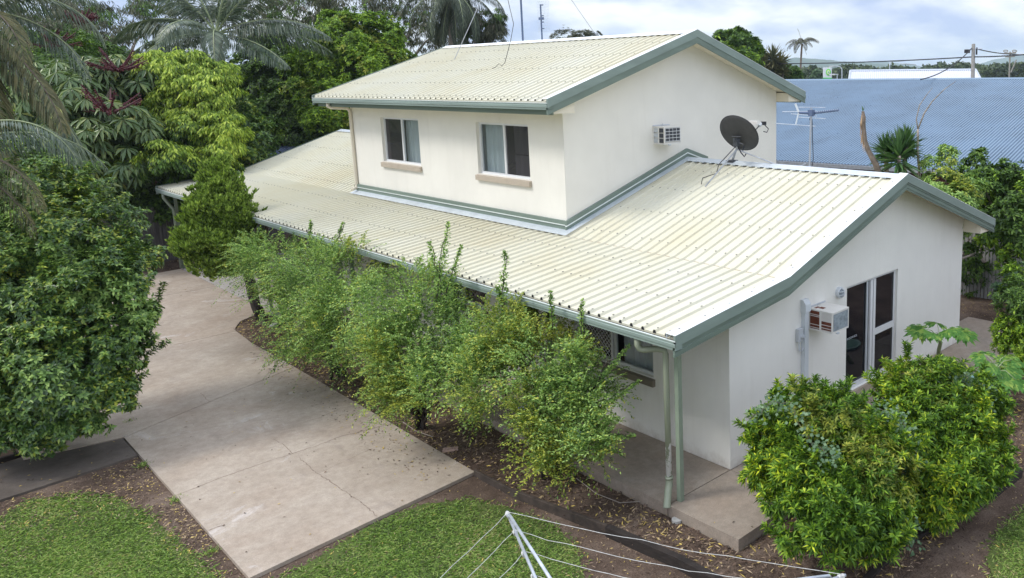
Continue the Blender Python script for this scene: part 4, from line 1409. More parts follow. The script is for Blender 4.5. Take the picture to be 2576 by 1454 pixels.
def papaya(label, base, top_, leaves, group):
    global Lp, Wp
    Lp = []; Wp = []
    r = empty('papaya_plant', base, label, 'papaya plant', group)
    t = MB(); n = 8
    base = np.array(base); top_ = np.array(top_)
    t.tube([base + (top_ - base) * i / n + rng.normal(0, .006, 3) for i in range(n + 1)], [.05 - .02 * i / n for i in range(n + 1)], 8)
    P, D, U = [], [], []
    for (c, size) in leaves:
        c = np.array(c)
        t.tube([top_ + [0, 0, rng.uniform(-.08, 0)], (top_ + c) / 2 + [0, 0, .03], c], [.009, .007, .006], 5)
        papaya_leaf(P, D, U, c, (c - top_) * [1, 1, .1] + [1e-3, 0, 0], size, [rng.normal(0, .15) - .2, rng.normal(0, .15) - .2, 1])
    t.build('stem', M['papstem'], r, smooth=True)
    leafmesh('leaves', np.array(P), np.array(D), np.array(U), np.array(Lp), np.array(Wp), M['L_papaya'], r, droop=.18, fold=-.04)


M['papstem'] = paint('papaya_stem', (.28, .33, .18), .7, .25, 12)
pt = at(2364, 845, 13.4)
papaya('young papaya with broad lobed leaves standing against the grey end wall', onz(2357, 985, -.15), pt, [(at(2322, 826, 13.3), .36), (at(2356, 812, 13.8), .30), (at(2385, 828, 13.1), .30), (at(2418, 832, 13.5), .38), (at(2350, 838, 13.0), .24)], 'papaya plants by the end wall path')
pt = at(2505, 920, 12.2)
papaya('low papaya with darker leaves at the right beside the teal tub', onz(2512, 985, -.15), pt, [(at(2475, 890, 12.4), .30), (at(2490, 912, 12.0), .32), (at(2530, 925, 12.2), .36), (at(2545, 905, 12.5), .30), (at(2510, 950, 11.9), .36), (at(2555, 955, 12), .34), (at(2530, 895, 12.9), .3)], 'papaya plants by the end wall path')

# teal plastic tub
c = onz(2480, 985, -.18)
g = MB(); gi = MB()
for k in range(1):
    n = 16
    def ring(rx, ry, z): return [(c[0] + rx * math.cos(6.283 * i / n), c[1] + ry * math.sin(6.283 * i / n), z) for i in range(n)]
    R_ = [ring(.24, .18, -.19), ring(.33, .24, .05), ring(.37, .28, .06), ring(.37, .28, .075), ring(.31, .22, .07), ring(.22, .16, -.16)]
    vs = [p for r_ in R_ for p in r_]
    fs_ = [(j * n + i, j * n + (i + 1) % n, (j + 1) * n + (i + 1) % n, (j + 1) * n + i) for j in range(5) for i in range(n)] + [tuple(range(n - 1, -1, -1)), tuple(5 * n + i for i in range(n))]
    g.add(vs, fs_)
tag(g.build('plastic_tub', M['teal'], smooth=True), 'pale teal plastic tub half hidden among leaves at the right', 'tub')

# bushes and trees to the right of the house
plant('leafy_bush', 'bush', 'dense green bush cut by the right picture edge beyond the papaya leaves',
      [L(2570, 760, 14.0, 60, 90), L(2590, 870, 13.6, 70, 80), L(2550, 840, 14.0, 40, 60), L(2640, 800, 14, 80, 130)], onz(2600, 960, -.18), dict(n=3200, k=6, L=.085, W=.028, sub=.34, nsub=20, inner=.35, elev=.5), ['L_mid', 'L_dark'])
plant('scrub_tree', 'tree', 'crooked tree with bare pale limbs and glossy leaves behind the far wall corner',
      [L(2470, 500, 19.5, 60, 60), L(2520, 570, 19.0, 60, 70), L(2560, 480, 19.5, 55, 70), L(2450, 430, 19.6, 30, 30), L(2560, 650, 18.5, 45, 40), L(2440, 640, 19.5, 30, 30), L(2580, 560, 18.6, 60, 90), L(2470, 400, 19.6, 22, 24), L(2530, 430, 19.6, 30, 22)],
      onz(2500, 720, -.2), dict(n=2200, k=5, L=.13, W=.06, sub=.35, nsub=14, inner=.05, elev=.3), ['L_dark', 'L_mid'], bark='barkpale',
      stems=[(onz(2500, 715, -.2), [at(2440, 600, 19.3), at(2530, 560, 19), at(2480, 520, 19.4), at(2420, 650, 18.6)], .07, .02, .12), (onz(2520, 720, -.2), [at(2560, 500, 19), at(2470, 450, 19.4)], .08, .02, .15)])
plant('scrub_shrub', 'shrub', 'yellow green loose shrub rising behind the green barge board beside the yucca',
      [L(2370, 470, 17.6, 45, 45), L(2345, 500, 17.2, 40, 40), L(2400, 510, 17.2, 55, 45), L(2385, 410, 17.8, 22, 40), L(2340, 420, 17.8, 22, 26), L(2420, 560, 17, 40, 40), L(2440, 480, 17.8, 40, 40), L(2378, 380, 17.8, 14, 16)],
      onz(2400, 690, -.2), dict(n=2100, k=4, L=.09, W=.04, sub=.4, nsub=14, inner=.1, elev=.2), ['L_dur', 'L_dur2'], bark='bark', trunk_r=.06)
plant('scrub_shrub', 'shrub', 'dark leaved shrub in front of the blue roof at the right edge',
      [L(2480, 450, 21, 26, 36), L(2530, 460, 21, 40, 25), L(2560, 450, 21, 26, 24), L(2520, 510, 20.6, 70, 40), L(2470, 520, 20.8, 45, 35)],
      onz(2540, 640, -.2), dict(n=1000, k=5, L=.13, W=.06, sub=.42, nsub=12, inner=.1), ['L_dark', 'L_vine'], bark='bark', trunk_r=.06)
plant('scrub_shrub', 'shrub', 'small grey green weed clump at the soil edge under the crooked tree',
      [L(2545, 725, 16.5, 26, 16), L(2515, 735, 16.5, 20, 14), L(2560, 690, 17.4, 20, 30)], onz(2545, 745, -.2), dict(n=260, k=5, L=.10, W=.05, sub=.5, nsub=6), ['L_vine'], trunk_r=.02)
plant('undergrowth', 'undergrowth', 'dark tangled undergrowth along the pale fence beyond the wall corner',
      [L(2440, 690, 21, 40, 40), L(2500, 680, 21.5, 60, 40), L(2560, 690, 21.5, 60, 40), L(2450, 620, 22, 45, 40), L(2540, 610, 22, 50, 40)], onz(2480, 700, -.2), dict(n=1700, k=5, L=.13, W=.05, sub=.45, nsub=14), ['L_dark'], bark='bark', trunk_r=.04)


def spiky(name, cat, label, base, heads, ll, ww, mat, group=None, bark='barkpale', r=.06, nleaf=110):
    root = empty(name, base, label, cat, group)
    t = MB(); P, D, U, LL = [], [], [], []
    for h, sc, pts in heads:
        t.tube(pts + [h], [r - (r * .25) * i / len(pts) for i in range(len(pts) + 1)], 7)
        for i in range(nleaf):
            el = rng.uniform(-.5, 1.5); a = rng.uniform(0, 6.28)
            d = np.array([math.cos(a) * math.cos(el), math.sin(a) * math.cos(el), math.sin(el)])
            P.append(h + d * .03 - [0, 0, .1 * (1.2 - el) * sc]); D.append(d); U.append([0, 0, 1.0]); LL.append(ll * sc * rng.uniform(.8, 1.15))
    t.build('trunk', M[bark], root, smooth=True)
    U = np.array(U) + rvec(len(U)) * .15
    leafmesh('leaves', np.array(P), np.array(D), U, np.array(LL), ww, mat, root, droop=.06, fold=.3, midpos=.3)
    return root


yb = onz(2260, 560, -.2)
spiky('yucca', 'yucca', 'green yucca with spiky rosettes in front of the blue roof', yb,
      [(at(2262, 392, 17.6), 1.0, [yb, at(2262, 440, 17.6)]), (at(2228, 378, 17.9), .72, [yb, at(2230, 430, 17.9)]), (at(2280, 365, 17.9), .8, [yb, at(2275, 420, 17.8)])], .62, .07, M['L_yucca'], nleaf=120)
# yucca with a skirt of dead leaves
db = onz(2215, 560, -.2)
root = empty('dead_yucca', db, 'leaning bare stemmed yucca wearing a hanging skirt of dry brown leaves', 'yucca')
t = MB()
t.tube([db, at(2212, 440, 17.4), at(2204, 415, 17.4), at(2185, 380, 17.4), at(2175, 350, 17.4), at(2172, 300, 17.4), at(2171, 280, 17.4)], [.08, .075, .07, .055, .045, .04, .03], 8)
t.build('trunk', M['bark'], root, smooth=True)
n = 170
f = rng.random(n)
P = at(2171, 282, 17.4) + (at(2175, 345, 17.4) - at(2171, 282, 17.4)) * (f ** 1.4)[:, None]
a = rng.uniform(0, 6.28, n)
D = np.stack([np.cos(a) * .12, np.sin(a) * .12, -np.ones(n)], -1)
leafmesh('dry_leaves', P + rvec(n) * .035, D, rvec(n), rng.uniform(.2, .42, n), .03, M['deadleaf'], root, fold=.2)
n = 14
leafmesh('leaves', np.tile(at(2171, 280, 17.4), (n, 1)), norm(rvec(n) * .35 + [0, 0, 1]), rvec(n), rng.uniform(.06, .14, n), .018, M['L_yucca'], root)

bb = onz(2315, 540, -.2)
t = MB()
k_ = at(2309, 345, 17.9)
t.tube([bb, at(2312, 420, 17.9), at(2308, 380, 17.9), k_, at(2309, 325, 17.9)], [.035, .032, .028, .028, .024], 6)
t.tube([at(2309, 325, 17.9), at(2305, 300, 17.9), at(2313, 265, 17.9), at(2330, 240, 17.9), at(2346, 220, 17.9)], [.018, .014, .012, .009, .004], 5)
t.tube([at(2309, 325, 17.9), at(2325, 285, 17.9), at(2345, 255, 17.9), at(2375, 225, 17.9), at(2405, 204, 17.9)], [.02, .018, .014, .01, .004], 5)
tag(t.build('bare_branch', M['barkpale'], smooth=True), 'thin bare forked stem reaching up across the blue roof', 'bare tree')


# palms
def fronds(P, D, U, Lf, Wf, rach, c, az, el, length, nl, ll, lw, drop, hang, twist=0., bend=1.0):
    """one feather frond: rachis from c, leaflets both sides. hang 0..1 how far leaflets droop"""
    m = 16
    pts = []; p = np.array(c, float); e_ = el
    d0 = np.array([math.cos(az), math.sin(az), 0])
    for i in range(m + 1):
        pts.append(p.copy())
        d = d0 * math.cos(e_) + np.array([0, 0, math.sin(e_)])
        p = p + d * length / m
        e_ -= drop / m * (0.5 + i / m * bend)
    rach.tube(pts, [.028 * (1 - i / m * .85) * length / 3 for i in range(m + 1)], 5)
    pts = np.array(pts)
    sid = np.array([-math.sin(az), math.cos(az), 0])
    for i in range(nl):
        f = .12 + .88 * (i + rng.random() * .4) / nl
        x = f * m; j = min(int(x), m - 1); q = pts[j] + (pts[j + 1] - pts[j]) * (x - j)
        td = norm(pts[j + 1] - pts[j])
        l = ll * math.sin(math.pi * min(1, .12 + f * .86)) ** .6
        for s in (-1, 1):
            d1 = norm(sid * s * math.cos(twist) + td * (.5 + f * .5) + np.array([0, 0, .25 - hang * .9 + rng.normal(0, .12)]))
            d2 = norm(d1 + np.array([0, 0, -1.3 * hang - .15]))
            up_ = np.cross(td, sid * s) * s
            P.append(q); D.append(d1); U.append(up_ + rng.normal(0, .2, 3)); Lf.append(l * .5); Wf.append(lw)
            P.append(q + d1 * l * .42); D.append(d2); U.append(up_ + rng.normal(0, .2, 3)); Lf.append(l * .62 * rng.uniform(.8, 1.1)); Wf.append(lw * .8)


def palm(label, base, top_, fr, mat, tr=.16, group=None, trunkmat='barkpale', old=None, shaft=None):
    """fr: list of (azimuth deg, elevation deg, length, drop, hang)"""
    base = np.array(base, float); top_ = np.array(top_, float)
    r = empty('palm_tree', base, label, 'palm tree', group)
    t = MB()
    n = 8
    t.tube([base + (top_ - base) * i / n + np.array([rng.normal(0, .02), rng.normal(0, .02), 0]) for i in range(n + 1)], [tr * (1.15 - .25 * i / n) for i in range(n + 1)], 10)
    t.build('trunk', M[trunkmat], r, smooth=True)
    if shaft:
        s = MB(); s.tube([top_ - [0, 0, shaft], top_ - [0, 0, shaft * .6], top_ + [0, 0, .25]], [tr * 1.15, tr * 1.1, tr * .4], 10); s.build('crownshaft', M['papstem'], r, smooth=True)
    for (az, el, ln, drop, hang, *rest) in fr:
        P, D, U, Lf, Wf = [], [], [], [], []; ra = MB()
        o = rest[0] if rest else None
        fronds(P, D, U, Lf, Wf, ra, top_ + [0, 0, .1], rad(az), rad(el), ln, int(ln * 24), ln * .25, .036 * ln / 3, rad(drop), hang)
        fo_ = leafmesh('frond', np.array(P), np.array(D), np.array(U), np.array(Lf), np.array(Wf), M[o or mat], r, fold=.15, droop=.05)
        ra.build('rachis', M['papstem' if not o else 'bark'], fo_)
    return r


ca = math.degrees(math.atan2(CF[1], CF[0]))         # heading of the view, from +X
# royal palm behind the fig
pb = at(548, 330, 29); pb[2] = -.2
palm('royal palm with arching grey green feather fronds above the light green fig', pb, at(545, 92, 29),
     [(ca + 92, 28, 4.0, 85, .75), (ca + 75, 10, 3.8, 60, .8), (ca + 110, 5, 3.4, 70, .8), (ca + 60, 45, 4, 80, .6), (ca - 92, 22, 4.4, 65, .7), (ca - 70, 12, 4, 60, .8), (ca - 110, -5, 3.6, 40, .8),
      (ca - 100, 50, 4.2, 60, .5), (ca + 100, 58, 4.4, 70, .5), (ca + 20, 60, 4, 70, .5), (ca - 20, 70, 3.8, 50, .4), (ca + 180, 25, 3.4, 90, .8), (ca + 150, 0, 3.4, 70, .9), (ca - 150, 10, 3.4, 80, .9), (ca + 120, -20, 3, 50, .9), (ca + 95, 75, 4, 50, .3), (ca - 80, 78, 4, 50, .3)],
     'L_palm', .17, shaft=1.3)
# palm leaning in at the left edge
pb = at(-160, 900, 15); pb[2] = -.2
palm('palm at the far left edge hanging long ageing fronds over the glossy tree', pb, at(-130, 40, 15.5),
     [(ca - 60, 30, 2.9, 120, .8), (ca - 80, 5, 2.9, 95, .85), (ca - 110, 15, 2.7, 110, .8, 'L_palmold'), (ca - 95, -25, 3.3, 65, .8, 'L_palmold'), (ca - 85, 35, 3.0, 85, .6), (ca - 130, -10, 3, 80, .8), (ca - 90, 60, 3, 70, .4), (ca + 180, -10, 3, 70, .8), (ca - 70, -45, 3.6, 35, .8), (ca - 120, -50, 3.4, 30, .7, 'L_palmold')],
     'L_palm', .14, group='palms along the left edge')
pb = at(-190, 900, 11.6); pb[2] = -.2
palm('lower palm at the left edge with fronds drooping beside the umbrella tree', pb, at(-150, 395, 11.6),
     [(ca - 85, 40, 2.3, 130, .8), (ca - 95, 5, 1.9, 95, .85, 'L_palmold'), (ca - 85, -30, 1.8, 50, .85, 'L_palmold'), (ca - 60, 25, 2.2, 100, .8), (ca - 100, -55, 1.7, 25, .8), (ca - 120, 30, 2.0, 120, .8)],
     'L_palm', .13, group='palms along the left edge')
# palm among the dark trees behind the upper roof
pb = at(1130, 300, 40); pb[2] = -.2
palm('tall palm with hanging fronds against the sky behind the upper roof left end', pb, at(1138, -20, 40),
     [(ca + k * 30, 10 - 18 * (k % 3), 3.2, 95, .95) for k in range(12)] + [(ca + k * 51, -50 - k * 4, 2.9, 30, .95) for k in range(7)], 'L_palmdk', .2)
# far cabbage palm
pb = at(2007, 330, 85); pb[2] = -.2
palm('lone distant palm standing against the sky beyond the blue roof', pb, at(2017, 110, 85),
     [(ca + k * 24, rng.uniform(10, 50), rng.uniform(1.8, 2.2), rng.uniform(90, 130), .7) for k in range(15)] + [(ca + 90, 80, 1.6, 20, .3), (ca - 90, -60, 1.4, 20, .6), (ca + 90, -50, 1.4, 20, .6)],
     'L_farpalm', .11, trunkmat='bark')

# ------------------------------------------------------------------ trees at the back left
fence_line = [(-9.5, 20.0), (3.5, 25.9)]
plant('fig_tree', 'tree', 'weeping fig with bright lime green drooping foliage behind the timber fence',
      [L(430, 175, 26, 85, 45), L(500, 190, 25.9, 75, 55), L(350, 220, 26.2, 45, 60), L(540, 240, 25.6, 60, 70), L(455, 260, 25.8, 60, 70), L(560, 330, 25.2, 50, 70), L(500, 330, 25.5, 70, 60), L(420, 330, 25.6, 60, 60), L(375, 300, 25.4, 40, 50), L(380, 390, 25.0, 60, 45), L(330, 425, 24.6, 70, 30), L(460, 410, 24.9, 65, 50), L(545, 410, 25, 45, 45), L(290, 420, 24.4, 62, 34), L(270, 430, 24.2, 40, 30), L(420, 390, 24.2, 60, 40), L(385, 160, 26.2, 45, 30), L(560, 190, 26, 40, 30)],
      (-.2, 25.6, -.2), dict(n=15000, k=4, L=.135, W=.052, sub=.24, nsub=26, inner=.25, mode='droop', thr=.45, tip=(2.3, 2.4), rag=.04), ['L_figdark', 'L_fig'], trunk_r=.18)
plant('dense_tree', 'tree', 'dark dense tree filling in behind the timber fence under the fig',
      [L(330, 450, 26.5, 130, 90), L(480, 470, 27.5, 120, 70), L(620, 420, 28.5, 60, 70), L(200, 430, 26.5, 120, 110), L(640, 330, 29.5, 60, 60), L(610, 380, 27, 45, 50)],
      (1.0, 27.0, -.2), dict(n=4200, k=5, L=.17, W=.07, sub=.34, nsub=18, inner=.3), ['L_dark'], trunk_r=.15)


plant('dense_tree', 'tree', 'dark leafy tree closing the view at the far left behind the umbrella tree',
      [L(60, 250, 29, 110, 110), L(-40, 330, 28, 110, 140), L(120, 380, 27.5, 110, 90), L(30, 430, 27, 120, 80), L(180, 170, 30, 120, 80), L(300, 230, 31, 110, 90), L(80, 150, 31, 120, 60)],
      (-7.5, 27.5, -.2), dict(n=5200, k=5, L=.19, W=.075, sub=.34, nsub=20, inner=.3, thr=1.5), ['L_dark', 'L_mid'], trunk_r=.2)


def umbrella_tree():
    base = np.array([-4.6, 22.9, -.2])
    r = empty('umbrella_tree', base, 'umbrella tree with big radiating leaflets and dark red flower spikes', 'tree')
    P0, Nm = crown_points([L(190, 260, 24.5, 110, 80), L(270, 330, 24, 90, 90), L(170, 380, 23.8, 110, 80), L(260, 400, 23.6, 60, 80), L(140, 200, 25, 90, 50), L(300, 190, 25, 70, 45), L(220, 190, 25, 80, 40)], 560, .42, 12, .2, .1)
    t = MB()
    branches(t, base, [at(200, 300, 24.3), at(270, 380, 24), at(280, 220, 24.6), at(150, 380, 24)], .1, .03, .1)
    t.build('trunk', M['bark'], r, smooth=True)
    P, D, U = rosettes(P0, norm(Nm * .7 + [0, 0, .8] - CF * .5), 10, -.45, .1)
    P = P + D * .03
    n = len(P)
    leafmesh('crown', P, D, U, rng.uniform(.30, .42, n), rng.uniform(.085, .11, n), M['L_schef'], r, droop=.22, fold=.2, midpos=.6)
    for (u, v, d, s) in ((275, 285, 23.2, .95), (298, 178, 24.3, .8), (130, 118, 24.8, .75), (205, 60, 25, .5)):
        c = at(u, v, d); f = MB(); PP, DD = [], []
        for k in range(13):
            a = rng.uniform(0, 6.28); el = rng.uniform(.05, 1.0)
            dd = np.array([math.cos(a) * math.cos(el), math.sin(a) * math.cos(el), math.sin(el)])
            f.tube([c, c + dd * s * .5, c + dd * s + [0, 0, .08]], [.03, .028, .016], 5)
            q = c + dd * (rng.random((60, 1)) * s) + rng.normal(0, .02, (60, 3))
            PP.append(q)
        o = f.build('flower_spike', M['purple'], r)
        PP = np.concatenate(PP)
        leafmesh('berries', PP, rvec(len(PP)), rvec(len(PP)), .06, .04, M['L_purple'], o)
    return r


M['purple'] = paint('spike_red', (.07, .016, .024), .7, .2)
umbrella_tree()
plant('golden_shrub', 'shrub', 'small golden flowering shrub top beside the lime green fig',
      [L(345, 158, 27, 26, 16), L(300, 160, 27, 30, 14), L(365, 150, 27, 18, 12)], (-1.5, 27.5, -.2), dict(n=500, k=5, L=.09, W=.06, sub=.5, nsub=8), ['L_gold'], trunk_r=.05) if False else None

plant('broad_tree', 'tree', 'rounded bright green tree beside the upper roof left end',
      [L(890, 110, 33, 110, 70), L(830, 200, 33, 100, 90), L(950, 180, 32.5, 90, 70), L(870, 280, 32, 110, 80), L(960, 110, 33, 55, 50), L(860, 60, 33.4, 50, 32), L(1000, 150, 33, 34, 30)],
      (6.4, 26.8, -.2), dict(n=9500, k=6, L=.15, W=.065, sub=.28, nsub=28, inner=.3, shoots=250, sl=(.2, .6), elev=.3, thr=1.6), ['L_mid', 'L_dur2'], trunk_r=.25)
plant('broad_tree', 'tree', 'darker green tree between the palm trunk and the bright rounded tree',
      [L(720, 150, 35, 100, 70), L(690, 230, 34, 90, 80), L(760, 290, 33, 100, 80), L(680, 320, 33.5, 80, 70), L(650, 190, 35, 60, 60), L(790, 350, 32.5, 80, 40)],
      (4.2, 29.0, -.2), dict(n=8000, k=6, L=.15, W=.065, sub=.28, nsub=26, inner=.3, shoots=200, sl=(.2, .6), elev=.3, thr=1.2), ['L_dark', 'L_mid'], trunk_r=.25)
plant('leafy_shrub', 'shrub', 'small dark green shrub poking up beside the fig behind the roof edge',
      [L(640, 320, 27, 30, 20), L(620, 290, 27.3, 25, 22), L(650, 350, 26.8, 25, 16), L(630, 380, 26.6, 26, 18)], (2.5, 25.3, -.2), dict(n=500, k=6, L=.17, W=.06, sub=.45, nsub=10), ['L_jas'], trunk_r=.06)
# tall grey green weeping trees at the back
for lab, lobes, b in (
        ('tall drooping grey green tree behind the bright rounded tree', [L(860, 10, 44, 110, 50), L(980, 20, 44, 90, 60), L(1040, 70, 43, 70, 50), L(1100, 90, 42.5, 60, 36), L(900, -50, 45, 160, 50), L(1000, 100, 43, 50, 30), L(760, 20, 45, 80, 50), L(1060, 30, 43.5, 60, 60)], at(950, 300, 44)),
        ('grey green tree limb against the sky, right of the tall hanging palm', [L(1215, 60, 42, 45, 30), L(1245, 80, 42, 28, 26), L(1190, 90, 42, 36, 20), L(1255, 40, 42, 15, 20), L(1180, 40, 42, 22, 26)], at(1120, 300, 42)),
        ('tall thin leaved tree behind the royal palm crown', [L(640, 60, 50, 110, 60), L(700, 0, 50, 120, 60), L(560, -20, 50, 120, 50), L(760, 90, 50, 60, 50)], at(650, 300, 50)),
        ('grey tree with sky showing through at the top left', [L(250, 60, 40, 110, 50), L(130, 30, 40, 100, 50), L(310, 110, 38, 70, 50), L(180, 110, 38, 120, 50), L(50, 90, 38, 90, 60), L(400, 40, 42, 80, 50)], at(240, 300, 40))):
    b = np.array(b); b[2] = -.2
    plant('weeping_tree', 'tree', lab, lobes, b, dict(n=3600 if 'limb' not in lab else 1300, k=5, L=.26, W=.04, sub=.32, nsub=20, inner=.05, mode='droop'), ['L_grey', 'L_dark'], group='tall grey green trees at the back', bark='barkpale', trunk_r=.2)
plant('treetop', 'tree', 'tree top with bare twigs just showing above the upper ridge',
      [L(1462, 92, 60, 26, 11), L(1490, 90, 60, 20, 11), L(1450, 98, 60, 20, 8), L(1440, 100, 60, 60, 12)], (24, 45, -.2), dict(n=800, k=5, L=.16, W=.06, sub=.4, nsub=10), ['L_grey'], trunk_r=.15)
rt = plant('round_tree', 'tree', 'large rounded dark green tree behind the right slope of the upper roof',
      [L(1810, 110, 55, 34, 24), L(1855, 105, 55, 34, 30), L(1885, 130, 55, 30, 26), L(1845, 140, 54, 50, 36), L(1800, 135, 55, 30, 30), L(1870, 160, 54, 40, 26), L(1900, 110, 55.5, 12, 12)],
      (40, 38, -.2), dict(n=3600, k=6, L=.30, W=.14, sub=.32, nsub=18, inner=.3), ['L_dark', 'L_mid'], trunk_r=.3)
tb = at(1940, 200, 60); tb[2] = -.2
spiky('fan_palm_clump', 'palm', 'clump of bushy palms between the round tree and the lone palm', tb,
      [(at(u, v, 60), s, [tb]) for u, v, s in ((1925, 160, 1.), (1945, 148, 1.1), (1962, 160, 1.), (1950, 180, 1.), (1970, 180, .8), (1930, 185, .9), (1912, 175, .7))], 1.15, .2, M['L_palmold'], nleaf=60, bark='bark', r=.12)
plant('leafy_shrub', 'shrub', 'dark shrub at the foot of the lone distant palm',
      [L(1990, 185, 62, 24, 16), L(1975, 192, 62, 24, 14), L(2003, 192, 62, 14, 12)], at(1990, 200, 62) * [1, 1, 0], dict(n=500, k=5, L=.3, W=.14, sub=.4, nsub=10), ['L_dark'], trunk_r=.1)

# ------------------------------------------------------------------ timber fence at the back
ft = MB(); fr_ = MB()
a = np.array([*fence_line[0], 0.]); b = np.array([*fence_line[1], 0.])
d = norm(b - a); n_ = np.array([-d[1], d[0], 0]); Lh = np.linalg.norm(b - a)
s = 0
while s < Lh:
    p = a + d * s; q = p + d * .098; h = 1.62 + rng.uniform(-.05, .04); o_ = n_ * rng.uniform(0, .012)
    z0 = -.2
    ft.prism([p - n_ * .009 + o_, q - n_ * .009 + o_, q + n_ * .009 + o_, p + n_ * .009 + o_], (0, 0, 0)) if False else ft.prism([(*(p - n_ * .009 + o_)[:2], z0), (*(q - n_ * .009 + o_)[:2], z0), (*(q + n_ * .009 + o_)[:2], z0), (*(p + n_ * .009 + o_)[:2], z0)], (0, 0, h - z0))
    s += .112
for z in (.2, 1.2):
    fr_.prism([(*(a + n_ * .03)[:2], z), (*(b + n_ * .03)[:2], z), (*(b + n_ * .07)[:2], z), (*(a + n_ * .07)[:2], z)], (0, 0, .07))
fe = empty('timber_fence', a, 'weathered dark grey timber paling fence behind the driveway end', 'fence')
ft.build('palings', M['fence'], fe); fr_.build('rails', M['fence'], fe)

plant('undergrowth', 'undergrowth', 'low dark undergrowth just behind the timber fence', [L(u, 520 + (u % 7), 26.5, 60, 34) for u in (180, 240, 300, 360, 420, 480)] + [L(150, 500, 26, 80, 50)],
      (-2.6, 25.2, -.2), dict(n=2600, k=5, L=.14, W=.06, sub=.4, nsub=14, inner=.2), ['L_dark'], trunk_r=.04)
# small shed roof seen past the left rake
c = at(668, 395, 31)
g = MB()
for k in range(16):
    p = c + np.array([0, 0, 0]) + (CR * (k * .12 - 1.0))
    g.prism([p, p + CR * .08, p + CR * .08 + [.9, .7, .35], p + [.9, .7, .35]], (0, 0, -.03))
g.prism([c - CR * 1.0 - [0, 0, .04], c + CR * 1.0 - [0, 0, .04], c + CR * 1.0 + [.9, .7, .31], c - CR * 1.0 + [.9, .7, .31]], (0, 0, -.03))
q = c + [.2, .2, 0]
gw = MB(); gw.box((q[0] - .6, q[1] - .3, -.2), (q[0] + 1, q[1] + .9, q[2] - .07))
sh = empty('garden_shed', (q[0], q[1], -.2), 'small dark corrugated shed roof glimpsed behind the left roof edge', 'shed')
g.build('roof', M['slate'] if 'slate' in M else M['bluemetal'], sh); gw.build('wall', M['barkdark'], sh)

# white folding rail in the carport
g = MB()
c0 = np.array([1.2, 17.6, -.146])
for k in range(5):
    g.tube([c0 + [0, k * .22, 0], c0 + [0, k * .22, 1.0]], .012, 6)
g.tube([c0 + [0, 0, 1.0], c0 + [0, .88, 1.0]], .014, 6); g.tube([c0 + [0, 0, .45], c0 + [0, .88, .45]], .012, 6)
g.tube([c0 + [0, 0, 1.0], c0 + [.5, 0, 0]], .012, 6); g.tube([c0 + [0, .88, 1.0], c0 + [.5, .88, 0]], .012, 6)
tag(g.build('metal_rack', M['alu']), 'white metal rack standing in the shade of the carport', 'rack')

